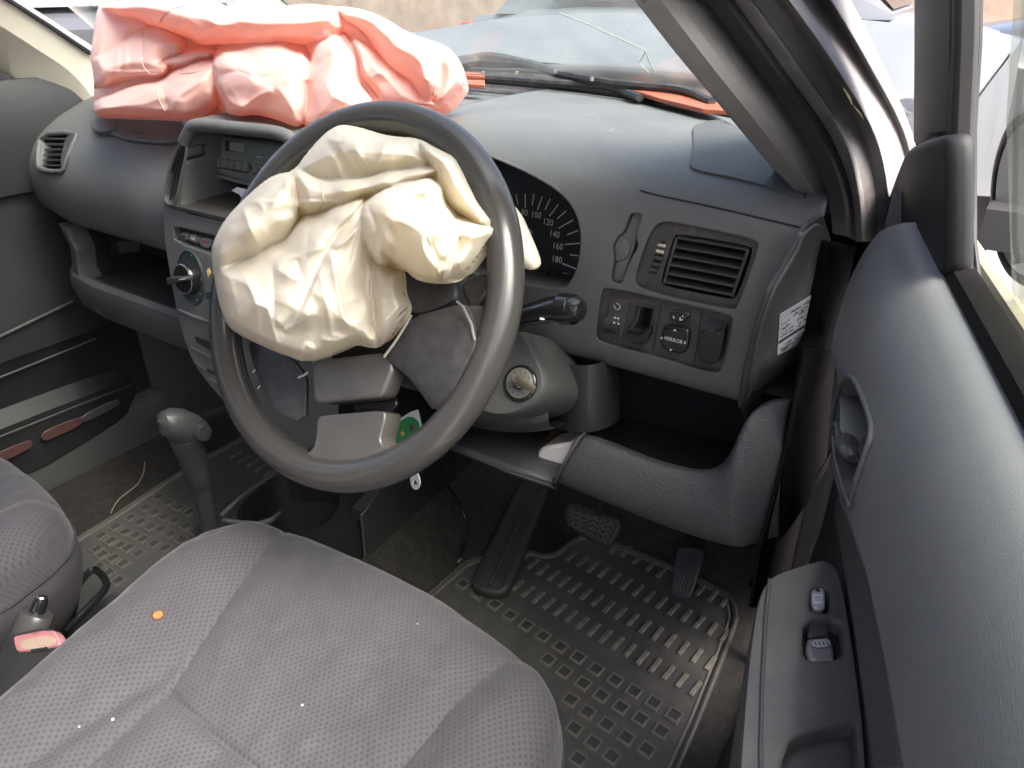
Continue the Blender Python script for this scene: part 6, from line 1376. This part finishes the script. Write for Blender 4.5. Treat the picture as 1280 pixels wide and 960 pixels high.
# ------------------------------------------------------------------ outside the car
gm = mat('yard_ground', (.22, .21, .195), .95, bump=.5, bscale=40, var=.3, vscale=1.2, dust=.4, dcol=(.19, .18, .16))
g_ = mesh('ground', [(-400, -400, -.33), (400, -400, -.33), (400, 400, -.33), (-400, 400, -.33)], [[0, 1, 2, 3]], gm); tag(g_, kind='structure')
def parked_car(label, loc, rotz, paint, h=1.5, group='cars parked in the yard', dark=False):
    t = thing('parked_car', label, 'car', loc, group); t.rotation_euler = (0, 0, 0)
    R = np.array(Matrix.Rotation(rotz, 3, 'Z')); O = np.array(loc)
    def tr(V): return [O+R@np.asarray(p, float) for p in V]
    L = 4.2; w = .84
    top = [(-2.08, .55), (-2.05, .82), (-1.95, .95), (-1.55, .99), (-1.05, 1.02), (-.35, 1.02), (.6, 1.0), (.95, .98), (1.9, .82), (2.08, .68), (2.10, .5)]
    secs = []
    for x, z in top: secs.append([(x, -w, .28), (x, -w-.02, .45), (x, -w, z-.1), (x, -w+.12, z), (x, 0, z+.02), (x, w-.12, z), (x, w, z-.1), (x, w+.02, .45), (x, w, .28)])
    V, F = g_loft([[np.array(p) for p in s] for s in secs], True, True); mesh('body', tr(V), F, paint, t)
    cab = [(-1.75, 1.0, .70), (-1.35, h-.08, .62), (-.6, h, .60), (.2, h-.02, .60), (.55, h-.12, .62), (1.05, 1.0, .70)]
    V, F = g_loft([[np.array(p) for p in ((x, -cw-.08, .97), (x, -cw, (z+1)/2), (x, -cw+.06, z), (x, cw-.06, z), (x, cw, (z+1)/2), (x, cw+.08, .97))] for x, z, cw in cab], True, True); mesh('cabin', tr(V), F, paint, t)
    gm_ = bpy.data.materials.get('far_glass') or mat('far_glass', (.03, .035, .04), .08)
    for s in (-1, 1):
        for x0, x1 in ((-1.25, -.55), (-.45, .45)):
            mesh('side_window', tr([(x0, s*.745, 1.06), (x1+.12, s*.745, 1.06), (x1, s*.650, h-.13), (x0+.05, s*.650, h-.13)]), [[0, 1, 2, 3]], gm_, t)
        for x in (-1.3, 1.3):
            V, F = g_lathe((x, s*.76, .31), (0, s, 0), [(-.1, .31), (.08, .31), (.11, .28), (.11, .20)], 24); wl_ = mesh('wheel', tr(V), F, M['seal'], t)
            V, F = g_lathe((x, s*.76, .31), (0, s, 0), [(.09, .205), (.112, .20), (.10, .10), (.115, .03), (.115, 0)], 20); mesh('rim', tr(V), F, M['steel'], wl_)
        V, F = g_box((2.02, s*.62, .66), (.14, .32, .15)); hl = mesh('headlight', tr(V), F, mat('lamp_lens', (.6, .6, .58), .1) if 'lamp_lens' not in bpy.data.materials else bpy.data.materials['lamp_lens'], t); bev(hl, .03, 3)
        V, F = g_box((-2.03, s*.66, .80), (.10, .22, .22)); tl_ = mesh('tail_light', tr(V), F, mat('red_lens', (.35, .03, .02), .2) if 'red_lens' not in bpy.data.materials else bpy.data.materials['red_lens'], t); bev(tl_, .03, 3)
    V, F = g_box((2.06, 0, .42), (.14, 1.6, .20)); b1 = mesh('bumper', tr(V), F, M['black'], t); bev(b1, .04, 3)
    V, F = g_box((-2.06, 0, .48), (.14, 1.6, .24)); b2 = mesh('bumper', tr(V), F, M['black'], t); bev(b2, .04, 3)
    V, F = g_loft([[np.array(p) for p in ((.62, y*.98, h-.14), (1.02, y*1.05, 1.015))] for y in (-.58, 0, .58)]); mesh('windscreen', tr([np.array(p)+np.array((.02, 0, .01)) for p in V]), F, gm_, t)
    return t
PD = mat('dark_car_paint', (.035, .038, .042), .25, coat=.6); PW = mat('white_car_paint', (.78, .79, .78), .3, coat=.6); PG = mat('grey_car_paint', (.10, .11, .115), .3, coat=.5)
parked_car('dark grey car parked ahead beyond the bonnet', (-1.2, 5.7, -.33), rad(4), PG)
parked_car('black car seen through the gap beside the windscreen pillar', (1.9, 6.6, -.33), rad(186), PD)
parked_car('dark car seen through the far end of the windscreen beside the pink bag', (-5.4, 3.4, -.33), rad(70), PD)
parked_car('white car behind the door mirror and tinted door glass', (3.0, 3.6, -.33), rad(100), PW)
wl = thing('yard_wall', 'brown earth coloured yard wall far behind the parked cars', 'wall', (-2, 16, -.33))
mesh('wall_body', *g_box((-4, 16, .9), (40, .4, 2.6)), mat('brown_wall', (.34, .25, .18), .9, bump=.4, bscale=30, var=.25, vscale=2), wl)
mesh('wall_cap', *g_box((-4, 16, 2.26), (40, .5, .12)), mat('wall_cap_stone', (.4, .37, .32), .9), wl)
